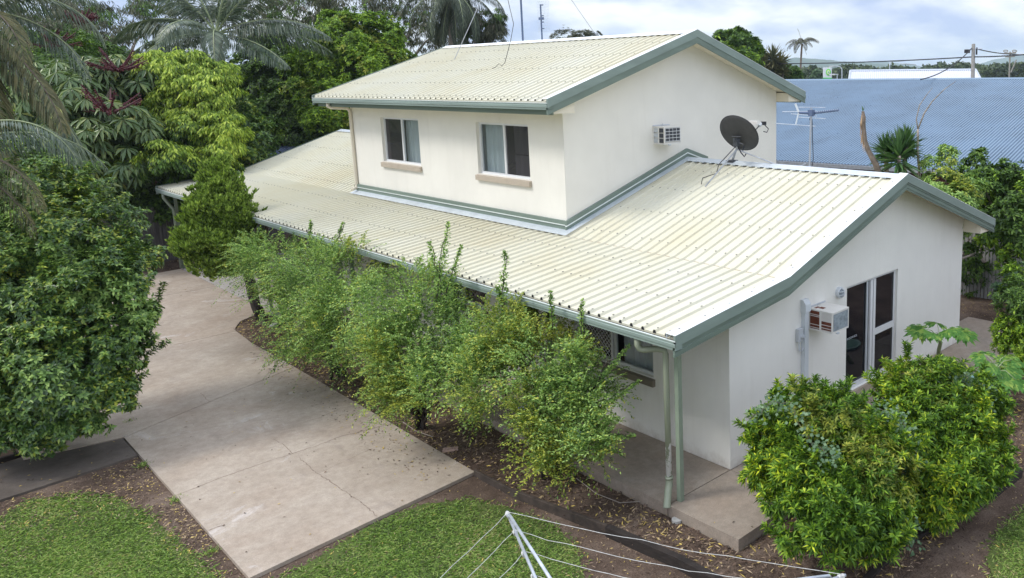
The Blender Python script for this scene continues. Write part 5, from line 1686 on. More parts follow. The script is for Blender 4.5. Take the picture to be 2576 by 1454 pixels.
# ------------------------------------------------------------------ fittings on the walls
def aircon(x0, x1, y0, y1, z0, z1, label, rusty):
    """box sticking out of a wall towards -y"""
    r = empty('window_air_conditioner', ((x0 + x1) / 2, y1, z0), label, 'air conditioner', 'window air conditioners')
    body = MB()
    t = .022
    body.box((x0 + .021, y0 + .016, z0 + .004), (x1 - .004, y1, z1 - .004), 1)
    # shell edges
    for (a, b) in (((x0, y0, z0), (x1, y1, z0 + t)), ((x0, y0, z1 - t), (x1, y1, z1)), ((x0, y0, z0 + t), (x0 + t, y0 + t, z1 - t)), ((x1 - t, y0, z0 + t), (x1, y0 + t, z1 - t)), ((x0, y1 - .03, z0 + t), (x0 + t, y1, z1 - t)), ((x1 - t, y0 + t, z0 + t), (x1, y1, z1 - t))):
        body.box(a, b, 0)
    ym = (y0 + y1) / 2
    body.box((x0, ym - .018, z0 + t), (x0 + t, ym + .018, z1 - t), 0)
    body.build('casing', [M['acwhite' if rusty else 'acwhite2'], M['acwhite2']], r)
    lv = MB()
    if rusty:
        for ya, yb in ((y0 + t, ym - .018), (ym + .018, y1 - .03)):
            z = z0 + t + .004
            while z < z1 - t:
                rust = (yb > ym + .05 and rng.random() < .85) or (yb < ym + .05 and z < z0 + .5 * (z1 - z0) and rng.random() < .8)
                lv.prism([(x0 + .001, ya, z), (x0 + .012, ya, z + .010), (x0 + .014, ya, z + .010), (x0 + .003, ya, z)], (0, yb - ya, 0), 1 if rust else 0)
                z += .0125
        lv.box((x0 + .10, ym + .02, z1), (x0 + .19, ym + .11, z1 + .001), 1); lv.box((x0 + .06, ym + .12, z1), (x0 + .17, ym + .17, z1 + .001), 1)
        lv.build('side_louvre', [M['acwhite'], M['rust']], r)
        c = MB(); c.box((x0 + t + .02, y0 + .0015, z0 + t + .01), (x1 - t, y0 + .012, z1 - t - .02)); c.build('coil', M['coil'], r)
    else:
        for (ya, yb, mi) in ((y0 + t + .01, ym - .02, 1), (ym + .02, y1 - .035, 0)):
            for k in range(3):
                hh = (z1 - z0 - 2 * t) / 3
                lv.box((x0 - .001, ya, z0 + t + hh * k + .012), (x0 + .006, yb, z0 + t + hh * (k + 1) - .012), mi)
        lv.build('side_louvre', [M['greyplastic'], M['grille']], r)
        c = MB(); c.box((x0 + t, y0 + .002, z0 + t + .03), (x1 - t, y0 + .014, z1 - t)); c.build('coil', M['grille'], r)
        g = MB()
        for k in range(5):
            xx = x0 + t + .01 + (x1 - x0 - 2 * t - .02) * k / 4; g.tube([(xx, y0 - .004, z0 + t + .04), (xx, y0 - .004, z1 - t - .01)], .005, 4)
        for k in range(5):
            zz = z0 + t + .04 + (z1 - z0 - 2 * t - .05) * k / 4; g.tube([(x0 + t, y0 - .005, zz), (x1 - t, y0 - .005, zz)], .005, 4)
        g.build('grille', M['alu'], r)
    bt = MB(); bt.box((x0 + .0, y1 - .012, z1 + .005), (x1, y1 - .001, z1 + .025)); bt.tube([(x0 + .22, y1 - .02, z1), (x0 + .24, y1 - .06, z1 + .05)], .008, 5)
    bt.box((x0 + .12, y0 - .02, z0 - .025), (x0 + .17, y0 + .02, z0))
    bt.build('bracket', M['greyplastic'], r)
    return r


aircon(1.90, 2.36, -.46, -.001, 1.65, 1.99, 'rust streaked window air conditioner beside the sliding door', True)
aircon(3.24, 3.72, 4.58, 4.92, 4.27, 4.63, 'clean white window air conditioner high on the upper end wall', False)

# conduit and isolator
g = MB()
g.box((1.71, -.075, 0.0), (1.81, -.001, 2.0)); g.build('cable_cover', M['conduit'], None)
co = bpy.data.objects['cable_cover']
g = MB()
g.prism([(1.69, -.001, 1.96), (1.69, -.10, 1.98), (1.69, -.10, 2.10), (1.69, -.05, 2.17), (1.69, -.001, 2.17)], (.14, 0, 0)); g.build('cover_cap', M['conduit'], co)
tag(co, 'tall white pipe cover running up the end wall beside the rusty air conditioner', 'pipe cover')
r = empty('isolator_switch', (1.63, -.03, 1.6), 'small grey electrical isolator box left of the white pipe cover', 'switch box')
g = MB(); g.box((1.56, -.07, 1.52), (1.68, -.001, 1.73)); g.build('box', M['greyplastic'], r, bevel=.006)
g = MB(); g.tube([(1.64, -.07, 1.60), (1.64, -.11, 1.60)], .032, 12); g.box((1.615, -.125, 1.59), (1.665, -.11, 1.61)); g.build('knob', M['greyplastic'], r)
g = MB(); g.tube([(1.60, -.04, 1.52), (1.60, -.04, 1.46), (1.60, -.05, 1.38), (1.66, -.05, 1.36), (1.71, -.05, 1.40)], .012, 6); g.build('cable', M['greyplastic'], r)
# bulkhead lamp
lc = np.array([2.75, 0, 2.07])
r = empty('wall_lamp', lc, 'round white caged bulkhead lamp on the end wall above the air conditioner', 'wall lamp')
g = MB(); g.tube([lc - [0, .001, 0], lc - [0, .05, 0], lc - [0, .06, 0]], [.095, .095, .08], 20); g.build('base', M['conduit'], r)
g = MB(); g.tube([lc - [0, .055, 0], lc - [0, .085, 0], lc - [0, .10, 0], lc - [0, .105, 0]], [.068, .06, .035, .01], 18); g.build('lens', M['coil'], r, smooth=True)
g = MB()
for z in (-.028, .028):
    g.tube([lc + [-.085, -.06, z], lc + [-.05, -.10, z], lc + [.05, -.10, z], lc + [.085, -.06, z]], .008, 6)
g.tube([lc + [0, -.06, .085], lc + [0, -.112, .05], lc + [0, -.112, -.05], lc + [0, -.06, -.085]], .008, 6)
g.build('cage', M['conduit'], r)

# ------------------------------------------------------------------ satellite dish
C0 = at(1859, 335, 15.75)
foot = np.array([4.18, 3.58, 3.91])
r = empty('satellite_dish', foot, 'dark grey satellite dish on a bent pole standing on the lower ridge', 'satellite dish')
ax = norm(np.array([.50, .62, .60]))            # way the bowl opens: up and away
ax = norm(CF * .62 + CR * .50 + CU * .62)
a1 = norm(np.cross(ax, [0, 0, 1.])); a2 = np.cross(ax, a1)
g = MB(); n = 40; rings = 7; R0 = .44
vs = []
for k, th in ((0, 0.), (1, .012)):
    for i in range(rings + 1):
        q = R0 * i / rings
        dpt = .16 * (q * q) * 2.2 - .07
        for j in range(n):
            an = 6.28318 * j / n
            vs.append(C0 + a1 * q * math.cos(an) + a2 * q * .93 * math.sin(an) + ax * (dpt + th))
fs_ = []
for k in range(2):
    o = k * (rings + 1) * n
    for i in range(rings):
        for j in range(n):
            fs_.append((o + i * n + j, o + i * n + (j + 1) % n, o + (i + 1) * n + (j + 1) % n, o + (i + 1) * n + j))
e0 = rings * n; e1_ = e0 + (rings + 1) * n
for j in range(n): fs_.append((e0 + j, e0 + (j + 1) % n, e1_ + (j + 1) % n, e1_ + j))
g.add(vs, fs_); g.build('reflector', M['dish'], r, smooth=True)
g = MB()
rim = [C0 + a1 * R0 * math.cos(6.28318 * j / 40) + a2 * R0 * .93 * math.sin(6.28318 * j / 40) + ax * (.16 * R0 * R0 * 2.2 - .064) for j in range(41)]
g.tube(rim, .010, 5, cap=False); g.build('rim', M['cable'], r)
hub = C0 - ax * .09 - [0, 0, .07]
g = MB()
g.box(hub - [.09, .03, .02], hub + [.09, .03, .02]); g.box(hub - [.05, .05, .14], hub + [.05, .05, .0])
g.tube([hub - [0, 0, .05], hub + a1 * .16 - [0, 0, .10]], .014, 6); g.tube([hub + a1 * -.12 + [0, 0, .05], hub + a1 * .10 + [0, 0, .05]], .012, 6)
g.build('mount', M['grille'], r)
g = MB()
pt_ = hub - [0, 0, .1]
g.tube([foot, foot + [.02, -.03, .10], foot + [.05, -.06, .22], pt_ - [0, 0, .10], pt_], .024, 10)
g.build('pole', M['galv'], r, smooth=True)
g = MB(); g.box(foot - [.09, .09, .0], foot + [.09, .09, .03]); g.build('foot_plate', M['grille'], r)
g = MB(); j_ = pt_ - [0, 0, .10]
f1 = np.array([3.09, 3.32, zroof(3.09) + .03]); f2 = np.array([4.22, 2.52, 3.93])
g.tube([j_, f1], .014, 6); g.build('stay', M['galv'], r)
g = MB(); g.tube([j_, f2], .014, 6); g.build('stay', M['galv'], r)
g = MB(); g.tube([pt_ - [0, 0, .02], (j_ + f1) / 2 + [-.03, .04, .06], j_ * .35 + f1 * .65, f1 + [.12, .18, .14], f1 + [.05, .15, .03]], .009, 5)
g.tube([hub - [0, 0, .1], hub + a1 * .1 - [0, 0, .26], hub + a1 * .18 - [0, 0, .34], hub + a1 * .22 - [0, 0, .28]], .012, 6)
g.build('cable', M['cable'], r)
lp = at(1914, 312, 16.15)
g = MB(); g.tube([C0 - a2 * 0 + a1 * R0 * .2 + [0, 0, -.35], C0 + ax * .25 + [0, 0, -.3], lp], .012, 6); g.build('feed_arm', M['grille'], r)
g = MB(); g.tube([lp - ax * .07, lp + ax * .01], .036, 12, 0); g.build('lnb', M['conduit'], r)
g = MB(); g.box(lp + [.0, -.08, -.02], lp + [.08, .0, .05]); g.tube([lp + [.05, -.06, -.02], lp + [.10, -.12, -.10], lp + [.07, -.10, -.17], lp + [.02, -.05, -.15]], .010, 5); g.build('connector', M['cable'], r)
# second small air conditioner box peeking out above the dish is the feed bracket
g = MB(); q = at(1897, 308, 16.0); g.box(q - [.06, .12, .03], q + [.06, .12, .03]); g.build('feed_bracket', M['acwhite2'], r)

# ------------------------------------------------------------------ tv antenna behind the ridge
ab = np.array([4.40, 1.79, 3.80])
A_ = lambda u, v: at(u, v, 17.55)
base_d = float((ab - CAM) @ CF)
A_ = lambda u, v: at(u, v, base_d)
r = empty('television_antenna', ab, 'television antenna with straight rods on a steel mast behind the lower ridge', 'antenna')
g = MB(); g.tube([ab, A_(2041, 272)], .020, 8); g.tube([A_(2028, 410), A_(2014, 418)], .010, 5); g.build('mast', M['galv'], r)
g = MB(); g.tube([A_(2043, 300), A_(2044, 345), A_(2046, 400), A_(2043, 418)], .008, 5); g.tube([A_(2040, 290), A_(2037, 300), A_(2042, 312)], .008, 5); g.build('cable', M['cable'], r)
g = MB()
for a, b in (((1968, 281), (2055, 280)), ((2008, 269.5), (2076, 270.5)), ((1990, 286), (2055, 292)), ((2005, 294.5), (2077, 298.5)), ((1949, 310), (2051, 317.5))):
    g.tube([A_(*a), A_(*b)], .008, 6)
g.build('rods', M['galv_light'], r)
g = MB(); g.tube([A_(2050, 284), A_(2110, 277)], .022, 4); g.tube([A_(2009, 283), A_(2036, 284.5)], .024, 4); g.box(A_(2041, 284) - [.05, .05, .06], A_(2041, 284) + [.05, .05, .06]); g.build('boom', M['bluemetal'], r)
g = MB()
for k in range(11):
    p = A_(2056 + k * 4.9, 283.5 - k * .58); g.tube([p - CF * .10 + [0, 0, .012], p + CF * .10 + [0, 0, .012]], .007, 4)
g.build('directors', M['galv_light'], r)
g = MB(); g.tube([A_(2001, 261), A_(2009, 282)], .022, 6); g.tube([A_(2009, 284), A_(2002, 313)], .013, 6); g.build('reflector_arm', M['conduit'], r)

# ------------------------------------------------------------------ masts behind the upper ridge
r = empty('guyed_mast', (4.35, 10.96, 6.4), 'tall blue grey guyed mast rising from the upper ridge out of the picture', 'mast')
m0 = np.array([4.35, 10.96, 6.50]); m1 = np.array([4.35, 10.96, 10.6])
g = MB(); g.tube([m0, m1], .026, 8); g.build('pole', M['bluemetal'], r)
g = MB(); g.box(m0 - [.05, .12, .0], m0 + [.05, .12, .06]); g.build('foot', M['galv'], r)
g = MB()
gd = np.array([2.9, 11.9, zu(2.9) + .03])
g.tube([gd, m1 - [0, 0, 1.0]], .010, 5); g.build('guy_wire', M['galv'], r)
g = MB(); g.tube([np.array([5.2, 8.5, zu(5.2)]), m1 - [0, 0, 1.0]], .008, 5); g.build('guy_wire', M['galv'], r)
g = MB()
p0 = at(1277, 0, 17.9); 
g.tube([m1, m1 + [-.5, .4, -1.2], at(1292, 60, 18.0), at(1285, 100, 17.9), at(1276, 135, 17.8), at(1270, 158, 17.8), at(1262, 166, 17.8), at(1255, 160, 17.8), at(1245, 170, 17.8), at(1238, 172, 17.8)], .007, 5); g.build('cable', M['cable'], r)
r = empty('panel_antenna', (4.35, 10.1, 6.4), 'slim mast with wire mesh panel antenna above the upper ridge', 'antenna')
g = MB(); q0 = np.array([4.35, 10.12, 6.46]); q1 = q0 + [0, 0, 1.02]; g.tube([q0, q1], .02, 8); g.build('mast', M['bluemetal'], r)
g = MB()
for z in (.10, .42, .58, .74, 1.0):
    g.box(q0 + [-.02, -.09, z - .012], q0 + [.02, .0, z + .012])
g.box(q0 + [-.03, -.08, .64], q0 + [.03, .07, .70]); g.build('dipole_brackets', M['bluemetal'], r)
g = MB()
for k in range(9):
    g.tube([q0 + [.05, -.26 + k * .06, .35], q0 + [.05, -.26 + k * .06, 1.1]], .0022, 3)
for k in range(11):
    g.tube([q0 + [.05, -.26, .35 + k * .075], q0 + [.05, .22, .35 + k * .075]], .0022, 3)
g.build('mesh_panel', M['galv_light'], r)

# ------------------------------------------------------------------ blue roofed neighbour
E0 = onz(1955, 404, 2.7); E1 = onz(2576, 441, 2.7)
ed = norm((E1 - E0) * [1, 1, 0]); rn = np.array([-ed[1], ed[0], 0])
if rn @ CF < 0: rn = -rn
nb = empty('neighbour_house', E0 + rn * 8, 'long low neighbouring house under a big weathered blue corrugated roof', 'house')
A0 = E0 - ed * 14; A0[2] = 2.7
LEN = 14 + np.linalg.norm((E1 - E0)[:2]) + 10
RUN, RISE = 13.2, 2.79
g = MB()
per = .118; nper = int(LEN / per)
hs = [0, .010, .026, .016]
vs = []; cols = nper * 4 + 1
for j in range(2):
    for i in range(cols):
        p = A0 + ed * (i * per / 4) + rn * (RUN * j) + np.array([0, 0, RISE * j + hs[i % 4]])
        vs.append(p)
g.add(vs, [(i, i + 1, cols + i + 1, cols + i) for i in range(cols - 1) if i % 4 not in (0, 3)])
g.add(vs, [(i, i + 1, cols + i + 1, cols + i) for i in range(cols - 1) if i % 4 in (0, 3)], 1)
top0 = A0 + rn * RUN + [0, 0, RISE]; top1 = top0 + ed * LEN
g.quad(top0, top1, top1 + rn * RUN - [0, 0, RISE], top0 + rn * RUN - [0, 0, RISE])
br_ = g
g = MB()
pr = [top0 - rn * .2 - [0, 0, .02], top0 + [0, 0, .06], top0 + rn * .2 - [0, 0, .02]]
g.prism(pr, ed * LEN); g.build('ridge_cap', M['blue'], nb)
g = br_
for row in range(9):
    f = (row + .4) / 9
    q = A0 + rn * RUN * f + [0, 0, RISE * f + .02]
    s = 10.0 + (row % 2) * .19
    while s < LEN - 4:
        p = q + ed * (s + rng.normal(0, .03)); g.box(p - [.016, .016, 0], p + [.016, .016, .012], 2); s += .38
br_.build('roof', [M['blue'], M['blue_grime_shade'], M['bluemetal']], nb)
g = MB()
q = A0 - rn * .1 - [0, 0, .12]
g.prism([q, q + rn * .13, q + rn * .13 + [0, 0, .12], q + [0, 0, .12]], ed * LEN); g.build('gutter', M['galv'], nb)
g = MB()
q = A0 + rn * .35; q[2] = -.2
g.prism([q, q + rn * .2, q + rn * .2 + [0, 0, 2.88], q + [0, 0, 2.88]], ed * (LEN - .3)); g.build('wall', M['brickred'], nb)

# pale boundary fence between the houses
q = at(2360, 640, 21.5); q[2] = -.2
f0 = q - ed * 16; f1_ = q + ed * 8
g = MB(); s = 0
Lf_ = np.linalg.norm(f1_ - f0)
while s < Lf_:
    p = f0 + ed * s; g.prism([p, p + ed * .075, p + ed * .075 + rn * .02, p + rn * .02], (0, 0, 1.75 + rng.uniform(-.02, .02))); s += .095
fe = empty('picket_fence', q, 'pale grey upright board fence behind the tangled trees at the right', 'fence')
g.build('palings', M['pale_fence'], fe)
g = MB(); g.prism([f0 + rn * .021 + [0, 0, .3], f1_ + rn * .021 + [0, 0, .3], f1_ + rn * .06 + [0, 0, .3], f0 + rn * .06 + [0, 0, .3]], (0, 0, .08)); g.build('rail', M['pale_fence'], fe)

# ------------------------------------------------------------------ beyond
g = MB()
d = 75.
P_ = [at(2135, 204, d), at(2471, 203, d), at(2455, 178, d + 13), at(2139, 180, d + 13)]
for p in P_[:2]: p[2] = at(2300, 208, d)[2]
wz = at(2300, 179, d + 13)[2]
for p in P_[2:]: p[2] = wz
wh = empty('warehouse', (P_[0] + P_[1]) / 2 * [1, 1, 0], 'long white metal roofed warehouse beyond the blue roof ridge', 'warehouse')
n = 66; vs = []
for i in range(n * 2 + 1):
    f = i / (n * 2); h = .09 if i % 2 else 0
    vs += [P_[0] + (P_[1] - P_[0]) * f + [0, 0, h], P_[3] + (P_[2] - P_[3]) * f + [0, 0, h]]
g.add(vs, [(2 * i, 2 * i + 2, 2 * i + 3, 2 * i + 1) for i in range(n * 2)])
hip = P_[1] + (P_[2] - P_[3]) * 0 + norm(P_[1] - P_[0]) * 1.2
g.build('roof', M['whiteroof'] if 'whiteroof' in M else M['white'], wh)
g = MB(); b0 = P_[0] * [1, 1, 0] - [0, 0, .2]; b1 = P_[1] * [1, 1, 0] - [0, 0, .2]; dd = norm(P_[3] - P_[0]) * [1, 1, 0]
g.prism([b0 + dd * .5, b1 + dd * .5, b1 + dd * 22, b0 + dd * 22], (0, 0, P_[0][2] + .1)); g.build('wall', M['white'], wh)
g = MB(); g.tube([P_[3] + [0, 0, .1], P_[2] + [0, 0, .1]], .14, 5); g.tube([P_[1] + [0, 0, .05], P_[2] + [0, 0, .1]], .12, 5); g.tube([P_[0] + [0, 0, .05], P_[3] + [0, 0, .1]], .12, 5); g.build('ridge_cap', M['galv_light'], wh)

# power pole and wires
pp = at(2447, 196, 45); pb = pp.copy(); pb[2] = -.2
ptop = at(2449, 111, 45)
r = empty('power_pole', pb, 'timber power pole standing beyond the blue roof with wires', 'power pole')
g = MB(); g.tube([pb, pp, ptop], [.14, .115, .10], 10); g.build('pole', M['poletimber'], r)
g = MB(); q = at(2433, 129, 45); g.box(q - [.12, .12, .10], q + [.12, .12, .10]); g.tube([q, at(2446, 122, 45)], .03, 5); q = at(2457, 124, 45); g.tube([q - [0, 0, .3], q + [0, 0, .1]], .05, 6); g.build('insulator', M['cable'], r)
g = MB(); q = at(2462, 122.5, 45); g.tube([q - CR * .25, q + CR * .2], .045, 6); g.build('street_light', M['white'], r)


def wire(label, pts, rr=.035):
    g = MB()
    g.tube(pts, rr, 5)
    tag(g.build('overhead_wire', M['cable']), label, 'wire', 'overhead wires')


def sag(a, b, s, n=14):
    a = np.array(a); b = np.array(b)
    return [a + (b - a) * i / n - np.array([0, 0, s * 4 * (i / n) * (1 - i / n)]) for i in range(n + 1)]


wire('service wire sloping down from the power pole over the blue roof', sag(at(2445, 121, 45), at(2316, 200, 36), .3), .028)
wire('long black wire crossing from the palm clump to the right edge', sag(at(1900, 160, 62), at(2449, 143, 45), .12) + sag(at(2449, 143, 45), at(2620, 133, 40), .05)[1:], .035)
wire('upper wire running from the pole top to the right edge', sag(at(2457, 123, 45), at(2540, 136, 50), .05) + sag(at(2540, 136, 50), at(2640, 140, 50), .02)[1:], .03)
# far pole
q = at(2540, 200, 120); qb = q.copy(); qb[2] = -.2
r = empty('power_pole', qb, 'distant power pole with curled cross arm at the right edge', 'power pole')
g = MB(); g.tube([qb, at(2541, 130, 120)], .13, 6); g.build('pole', M['poletimber'], r)
g = MB(); g.tube([at(2526, 134, 120), at(2556, 133, 120)], .1, 5)
for uu in (2530, 2552): g.tube([at(uu + 6 * math.cos(k * .9), 128.5 + 2.5 * math.sin(k * .9), 120) for k in range(8)], .07, 4)
g.tube([at(2529, 143, 120), at(2553, 142, 120)], .08, 4); g.tube([at(2557, 150, 120), at(2543, 182, 120)], .1, 4)
g.build('cross_arm', M['poletimber'], r)

# service station sign
d = 130
r = empty('service_station_sign', at(2080, 330, d) * [1, 1, 0], 'white and green service station sign with an oval emblem beyond the blue roof', 'sign')
c0, c1 = at(2071, 196, d), at(2089, 172, d)
px_ = FPX / d
g = MB()
def face(u0, v0, u1, v1, off=0., th=.3):
    a_, b_, c_, d_ = at(u0, v1, d - off), at(u1, v1, d - off), at(u1, v0, d - off), at(u0, v0, d - off)
    return [a_, b_, c_, d_], CF * th
p, v = face(2070.5, 169.5, 2093, 196); g.prism(p, v); g.build('panel', M['white'], r, bevel=.1)
def oval(u, v, ru, rv, off, th=.05): return [at(u + ru * math.cos(k / 24 * 6.2832), v + rv * math.sin(k / 24 * 6.2832), d - off) for k in range(24)], CF * th
for (ru, rv, mt, off) in ((6.2, 8.6, 'signgreen', .06), (4.3, 6.2, 'signyellow', .12), (2.9, 4.3, 'white', .18), (1.2, 2.2, 'signgreen', .24)):
    g = MB(); p, v = oval(2084, 181.5, ru, rv, off); g.prism(p, v); g.build('emblem', M[mt], r)
g = MB(); p, v = face(2070.5, 196, 2093, 201.5, .02); g.prism(p, v); p, v = face(2075, 201.5, 2093, 215, .02); g.prism(p, v); g.build('lower_panel', M['signdark'], r)
g = MB(); p, v = face(2070.5, 199, 2074.5, 330, .01); g.prism(p, v); p, v = face(2070.5, 195.6, 2093, 197.4, .05); g.prism(p, v); g.build('frame', M['signgreen'], r)
g = MB()
for k, ww in enumerate((2.2, 2.2, 1.8, 2.2)):
    p, v = face(2078 + k * 2.8, 198.4, 2078 + k * 2.8 + ww, 200.6, .1, .05); g.prism(p, v)
g.build('lettering', M['white'], r)
d = 140
r = empty('pylon_sign', at(2000, 330, d) * [1, 1, 0], 'small white pylon sign between the lone palm and the service station sign', 'sign')
d_ = d
g = MB(); p, v = face(1996, 177, 2006.5, 193); g.prism(p, v); g.build('panel', M['white'], r)
g = MB(); g.tube([at(2001, 193, d), at(2001, 330, d)], .25, 6); g.build('post', M['white'], r)
g = MB(); p, v = face(1998, 181, 2004, 184, .05, .05); g.prism(p, v); p, v = face(1999, 187, 2003.5, 188.6, .05, .05); g.prism(p, v); g.build('emblem', M['greyplastic'], r)
g = MB(); p, v = face(2022, 198, 2040, 208, 0, 8); g.prism(p, v); tag(g.build('white_van_roof' if False else 'parked_truck', M['white']), 'white flat top of a truck or box beside the lone palm', 'truck') if False else None

for lab, pts, dd in (('curved street lamp between the service station sign and the warehouse', [(2118, 215), (2118, 175), (2115, 169), (2108, 167), (2094, 166.5)], 150),
                     ('street lamp rising behind the warehouse roof left half', [(2238, 215), (2238, 163), (2241, 156), (2250, 154), (2266, 153.5)], 160),
                     ('thin street lamp bending left behind the warehouse roof centre', [(2307, 215), (2307, 168), (2304, 163), (2296, 161.5), (2272, 160.5)], 200),
                     ('short square headed lamp beside the service station sign', [(2106, 215), (2106, 187), (2097, 187)], 120)):
    b = at(*pts[0], dd); b[2] = -.2
    r = empty('street_lamp', b, lab, 'street lamp', 'street lamps beyond the blue roof')
    g = MB(); g.tube([b] + [at(*q, dd) for q in pts[1:]], .11, 6); g.build('pole', M['galv_light'], r)
    g = MB(); q = at(*pts[-1], dd); g.box(q - [.5, .5, .08], q + [.5, .5, .08]); g.build('lamp_head', M['white'], r)

# far tree line
P, D, U, Lx, Wx = [], [], [], [], []
tops = [(1950, 182), (2010, 178), (2040, 170), (2060, 176), (2110, 172), (2135, 168), (2160, 174), (2190, 170), (2210, 176), (2250, 168), (2280, 170), (2310, 174), (2340, 166), (2370, 162), (2390, 166), (2420, 160), (2450, 164), (2480, 170), (2510, 162), (2540, 164), (2576, 160), (2640, 164)]
for u in np.arange(1880, 2680, 5.0):
    v = np.interp(u, [t_[0] for t_ in tops], [t_[1] for t_ in tops]) + 4 + 3 * math.sin(u * .31) + rng.normal(0, 1.2)
    d = rng.uniform(230, 330)
    c = at(u, v + 14, d); s = d / FPX; m = 330
    q = rvec(m); rr = np.array([11, 11, 15]) * s * rng.uniform(.8, 1.25)
    P.append(c + q * rr * rng.uniform(.75, 1.05, (m, 1))); U.append(q); D.append(norm(rvec(m)))
    c2 = c.copy(); c2[2] -= 3.5
    q = rvec(120); P.append(c2 + q * rr); U.append(q); D.append(norm(rvec(120)))
P = np.concatenate(P); n = len(P)
o = leafmesh('far_trees', P, np.concatenate(D), np.concatenate(U), rng.uniform(.9, 1.7, n), rng.uniform(.7, 1.2, n), M['L_far'])
tag(o, 'distant belt of grey green trees below the hills', 'trees', kind='stuff')
plant('round_tree', 'tree', 'pale grey rounded tree just left of the service station sign', [L(2058, 190, 150, 12, 12), L(2052, 195, 150, 10, 9)], at(2058, 250, 150) * [1, 1, 0], dict(n=450, k=4, L=.5, W=.3, sub=.5, nsub=8), ['L_vine'], trunk_r=.2)


def hill(label_z, prof, dist, thick, name='hills'):
    g = MB(); vs = []
    prof = [(prof[0][0] - 300, prof[0][1])] + prof
    us = np.arange(prof[0][0], prof[-1][0], 8.0)
    for j, f in enumerate((0, .25, .5, .75, 1.0)):
        for u in us:
            v = np.interp(u, [p[0] for p in prof], [p[1] for p in prof]) + .8 * math.sin(u * .09) + rng.normal(0, .5)
            t_ = at(u, v, dist + thick * .5)
            h = max(t_[2] - 0, 0)
            p = at(u, 199, dist + thick * f); k = math.sin(math.pi * (f * .5)) ** 1.2
            p[2] = -2 + (h + 2) * k * (1 + .06 * math.sin(u * .05 + j * 2)) if f else -2
            if f == 1.0: p[2] = h + 2 * 0
            vs.append(p)
    n = len(us)
    g.add(vs, [(j * n + i, j * n + i + 1, (j + 1) * n + i + 1, (j + 1) * n + i) for j in range(4) for i in range(n - 1)])
    tag(g.build(name, M['hill'], smooth=True), kind='structure')


hill('', [(1700, 150), (1900, 142), (1960, 139), (2020, 139), (2060, 143), (2110, 147), (2180, 153), (2240, 160), (2310, 166), (2400, 176), (2480, 185)], 2100, 700)
hill('', [(2050, 170), (2150, 160), (2190, 151), (2230, 152), (2290, 160), (2340, 168), (2400, 171), (2450, 160), (2500, 146), (2560, 133), (2620, 128), (2760, 118)], 3300, 700)

# ------------------------------------------------------------------ clothes hoist in the foreground
T1 = at(1275, 1288, 5.75)
HZ = T1[2]
T2 = onz(2127, 1447, HZ)
side = T2 - T1; ln = np.linalg.norm(side)
perp = np.array([-side[1], side[0], 0]); perp = norm(perp)
if perp @ (CAM - T1) < 0: perp = -perp
CN = (T1 + T2) / 2 + perp * ln / 2
CN = CN * 1.0
T3 = CN * 2 - T1; T4 = CN * 2 - T2
hb = CN.copy(); hb[2] = -.2
r = empty('clothes_hoist', hb, 'galvanised rotary clothes hoist with white lines in the foreground', 'clothes hoist')
g = MB(); g.tube([hb, CN + [0, 0, .35]], .03, 10); g.build('post', M['galv_light'], r)
for T in (T1, T2, T3, T4):
    c_ = CN.copy(); c_[2] = HZ + .05
    g = MB(); g.tube([T, c_], .0105, 8); g.build('arm', M['galv_light'], r, smooth=True)
    b_ = T + (CN - T) * .06; t_ = CN + np.array([0, 0, .36])
    b2_ = b_ + np.array([0, 0, .035])
    g = MB(); g.tube([b_ - [0, 0, .0], b2_ + (CN - T) * .01, t_], .0105, 8); g.build('brace', M['galv_light'], r, smooth=True)
corners = [T1, T2, T3, T4]
for j, f in enumerate((.02, .17, .33, .49, .65)):
    g = MB()
    for a, b in zip(corners, corners[1:] + corners[:1]):
        p = a + (CN - a) * f; q = b + (CN - b) * f
        S_ = sag(p + [0, 0, .018], q + [0, 0, .018], .025 * (1 + rng.random()), 16)
        S_ = [s_ + rng.normal(0, .0035, 3) * (0 < i < 16) for i, s_ in enumerate(S_)]
        g.tube(S_, .0019, 5)
        g.tube([p - norm(a - CN) * .02, p + norm(a - CN) * .0 + [0, 0, .0], p + norm(a - CN) * .02], .0165, 8)
    g.build('line', M['wire'], r)

# small things on the ground
bc = onz(1133, 1128, -.13)
g = MB()
dx_ = norm(np.array([.75, -.5, 0])); dy_ = np.array([-dx_[1], dx_[0], 0])
hx, hy = .115, .05
xs = [-hx, -.075, -.045, -.015, .015, .045, .075, hx]
for i in range(7):
    if i % 2 == 0:
        a, b = xs[i], xs[i + 1]; g.prism([bc + dx_ * a - dy_ * hy, bc + dx_ * b - dy_ * hy, bc + dx_ * b + dy_ * hy, bc + dx_ * a + dy_ * hy], (0, 0, -.07))
    else:
        a, b = xs[i], xs[i + 1]
        for s0, s1 in ((-hy, -.02), (.02, hy), (-.005, .006)):
            g.prism([bc + dx_ * a + dy_ * s0, bc + dx_ * b + dy_ * s0, bc + dx_ * b + dy_ * s1, bc + dx_ * a + dy_ * s1], (0, 0, -.069))
tag(g.build('brick', M['brick']), 'pinkish brick with core holes lying in the mulch near the driveway', 'brick')
q = onz(1703, 1314, -.17)
g = MB(); g.tube([q + [0, 0, -.05], q + [0, 0, .05]], .07, 18); tag(g.build('concrete_plug', M['cementpipe']), 'short round concrete plug on the soil beside the patio edge', 'concrete plug')
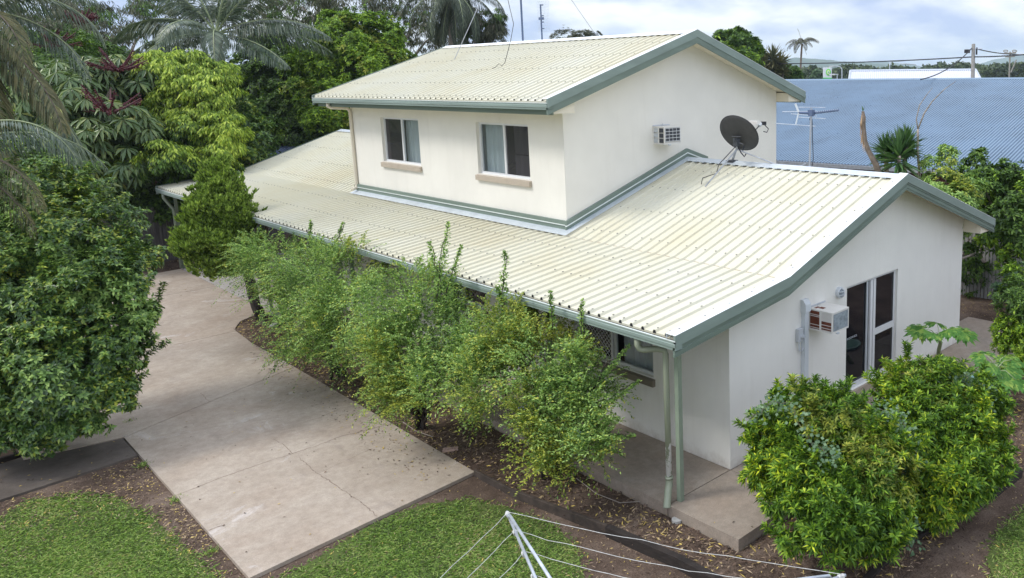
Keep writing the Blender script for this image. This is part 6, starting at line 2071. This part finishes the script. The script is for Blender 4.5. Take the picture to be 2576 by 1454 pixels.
for i, (u, v, s, lab) in enumerate(((663, 812, .16, 'grey brown rock against the conifer trunk base'), (690, 820, .13, 'small flat rock right of the conifer trunk base'), (742, 798, .16, 'darker rock in the bed behind the conifer trunk'), (1067, 1055, .12, 'grey stone half hidden under the shrubs by the driveway'))):
    q = onz(u, v, -.15); g = MB(); m = 7
    lay = []
    for z, k in ((0, 1), (.4, .95), (.75, .6)):
        lay += [q + np.array([math.cos(6.283 * j / m) * s * k * rng.uniform(.8, 1.15), math.sin(6.283 * j / m) * s * .75 * k * rng.uniform(.8, 1.15), z * s * .8 - .02]) for j in range(m)]
    g.add(lay, [(l * m + j, l * m + (j + 1) % m, (l + 1) * m + (j + 1) % m, (l + 1) * m + j) for l in range(2) for j in range(m)] + [tuple(2 * m + j for j in range(m))])
    tag(g.build('rock', M['cementpipe'] if i in (1, 3) else M['stone']), lab, 'rock', 'rocks in the garden beds')
for i, (pts, lab) in enumerate((([(1450, 1205), (1500, 1245), (1560, 1268), (1610, 1262)], 'thin fallen twig beside the patio edge'), ([(1010, 1060), (1045, 1085), (1090, 1100)], 'dry twig lying across the driveway edge'), ([(540, 1355), (575, 1362)][:2] and [(505, 1228), (530, 1236), (560, 1240)], 'short stick on the left soil strip near the dark path'), ([(2310, 1262), (2340, 1245)], 'small twig on the soil behind the right bush sleeper'))):
    g = MB(); g.tube([onz(u, v, -.13) + [0, 0, rng.uniform(0, .03)] for u, v in pts], .006, 5)
    if i == 2: continue
    tag(g.build('twig', M['barkpale']), lab, 'twig', 'fallen twigs')

# ------------------------------------------------------------------ air
HZE = True
if HZE:
    g = MB(); g.box((-60, -60, -3.2), (4600, 4600, 150))
    m = bpy.data.materials.new('haze_air'); m.use_nodes = True
    t = m.node_tree; t.nodes.clear()
    o = t.nodes.new('ShaderNodeOutputMaterial'); p = t.nodes.new('ShaderNodeVolumePrincipled')
    p.inputs['Color'].default_value = (.74, .87, 1.0, 1); p.inputs['Density'].default_value = .00024; p.inputs['Anisotropy'].default_value = .2
    t.links.new(p.outputs[0], o.inputs['Volume'])
    hz = g.build('haze', m); tag(hz, 'pale bluish air between the camera and the hills', 'haze', kind='stuff')
    S.cycles.volume_bounces = 3
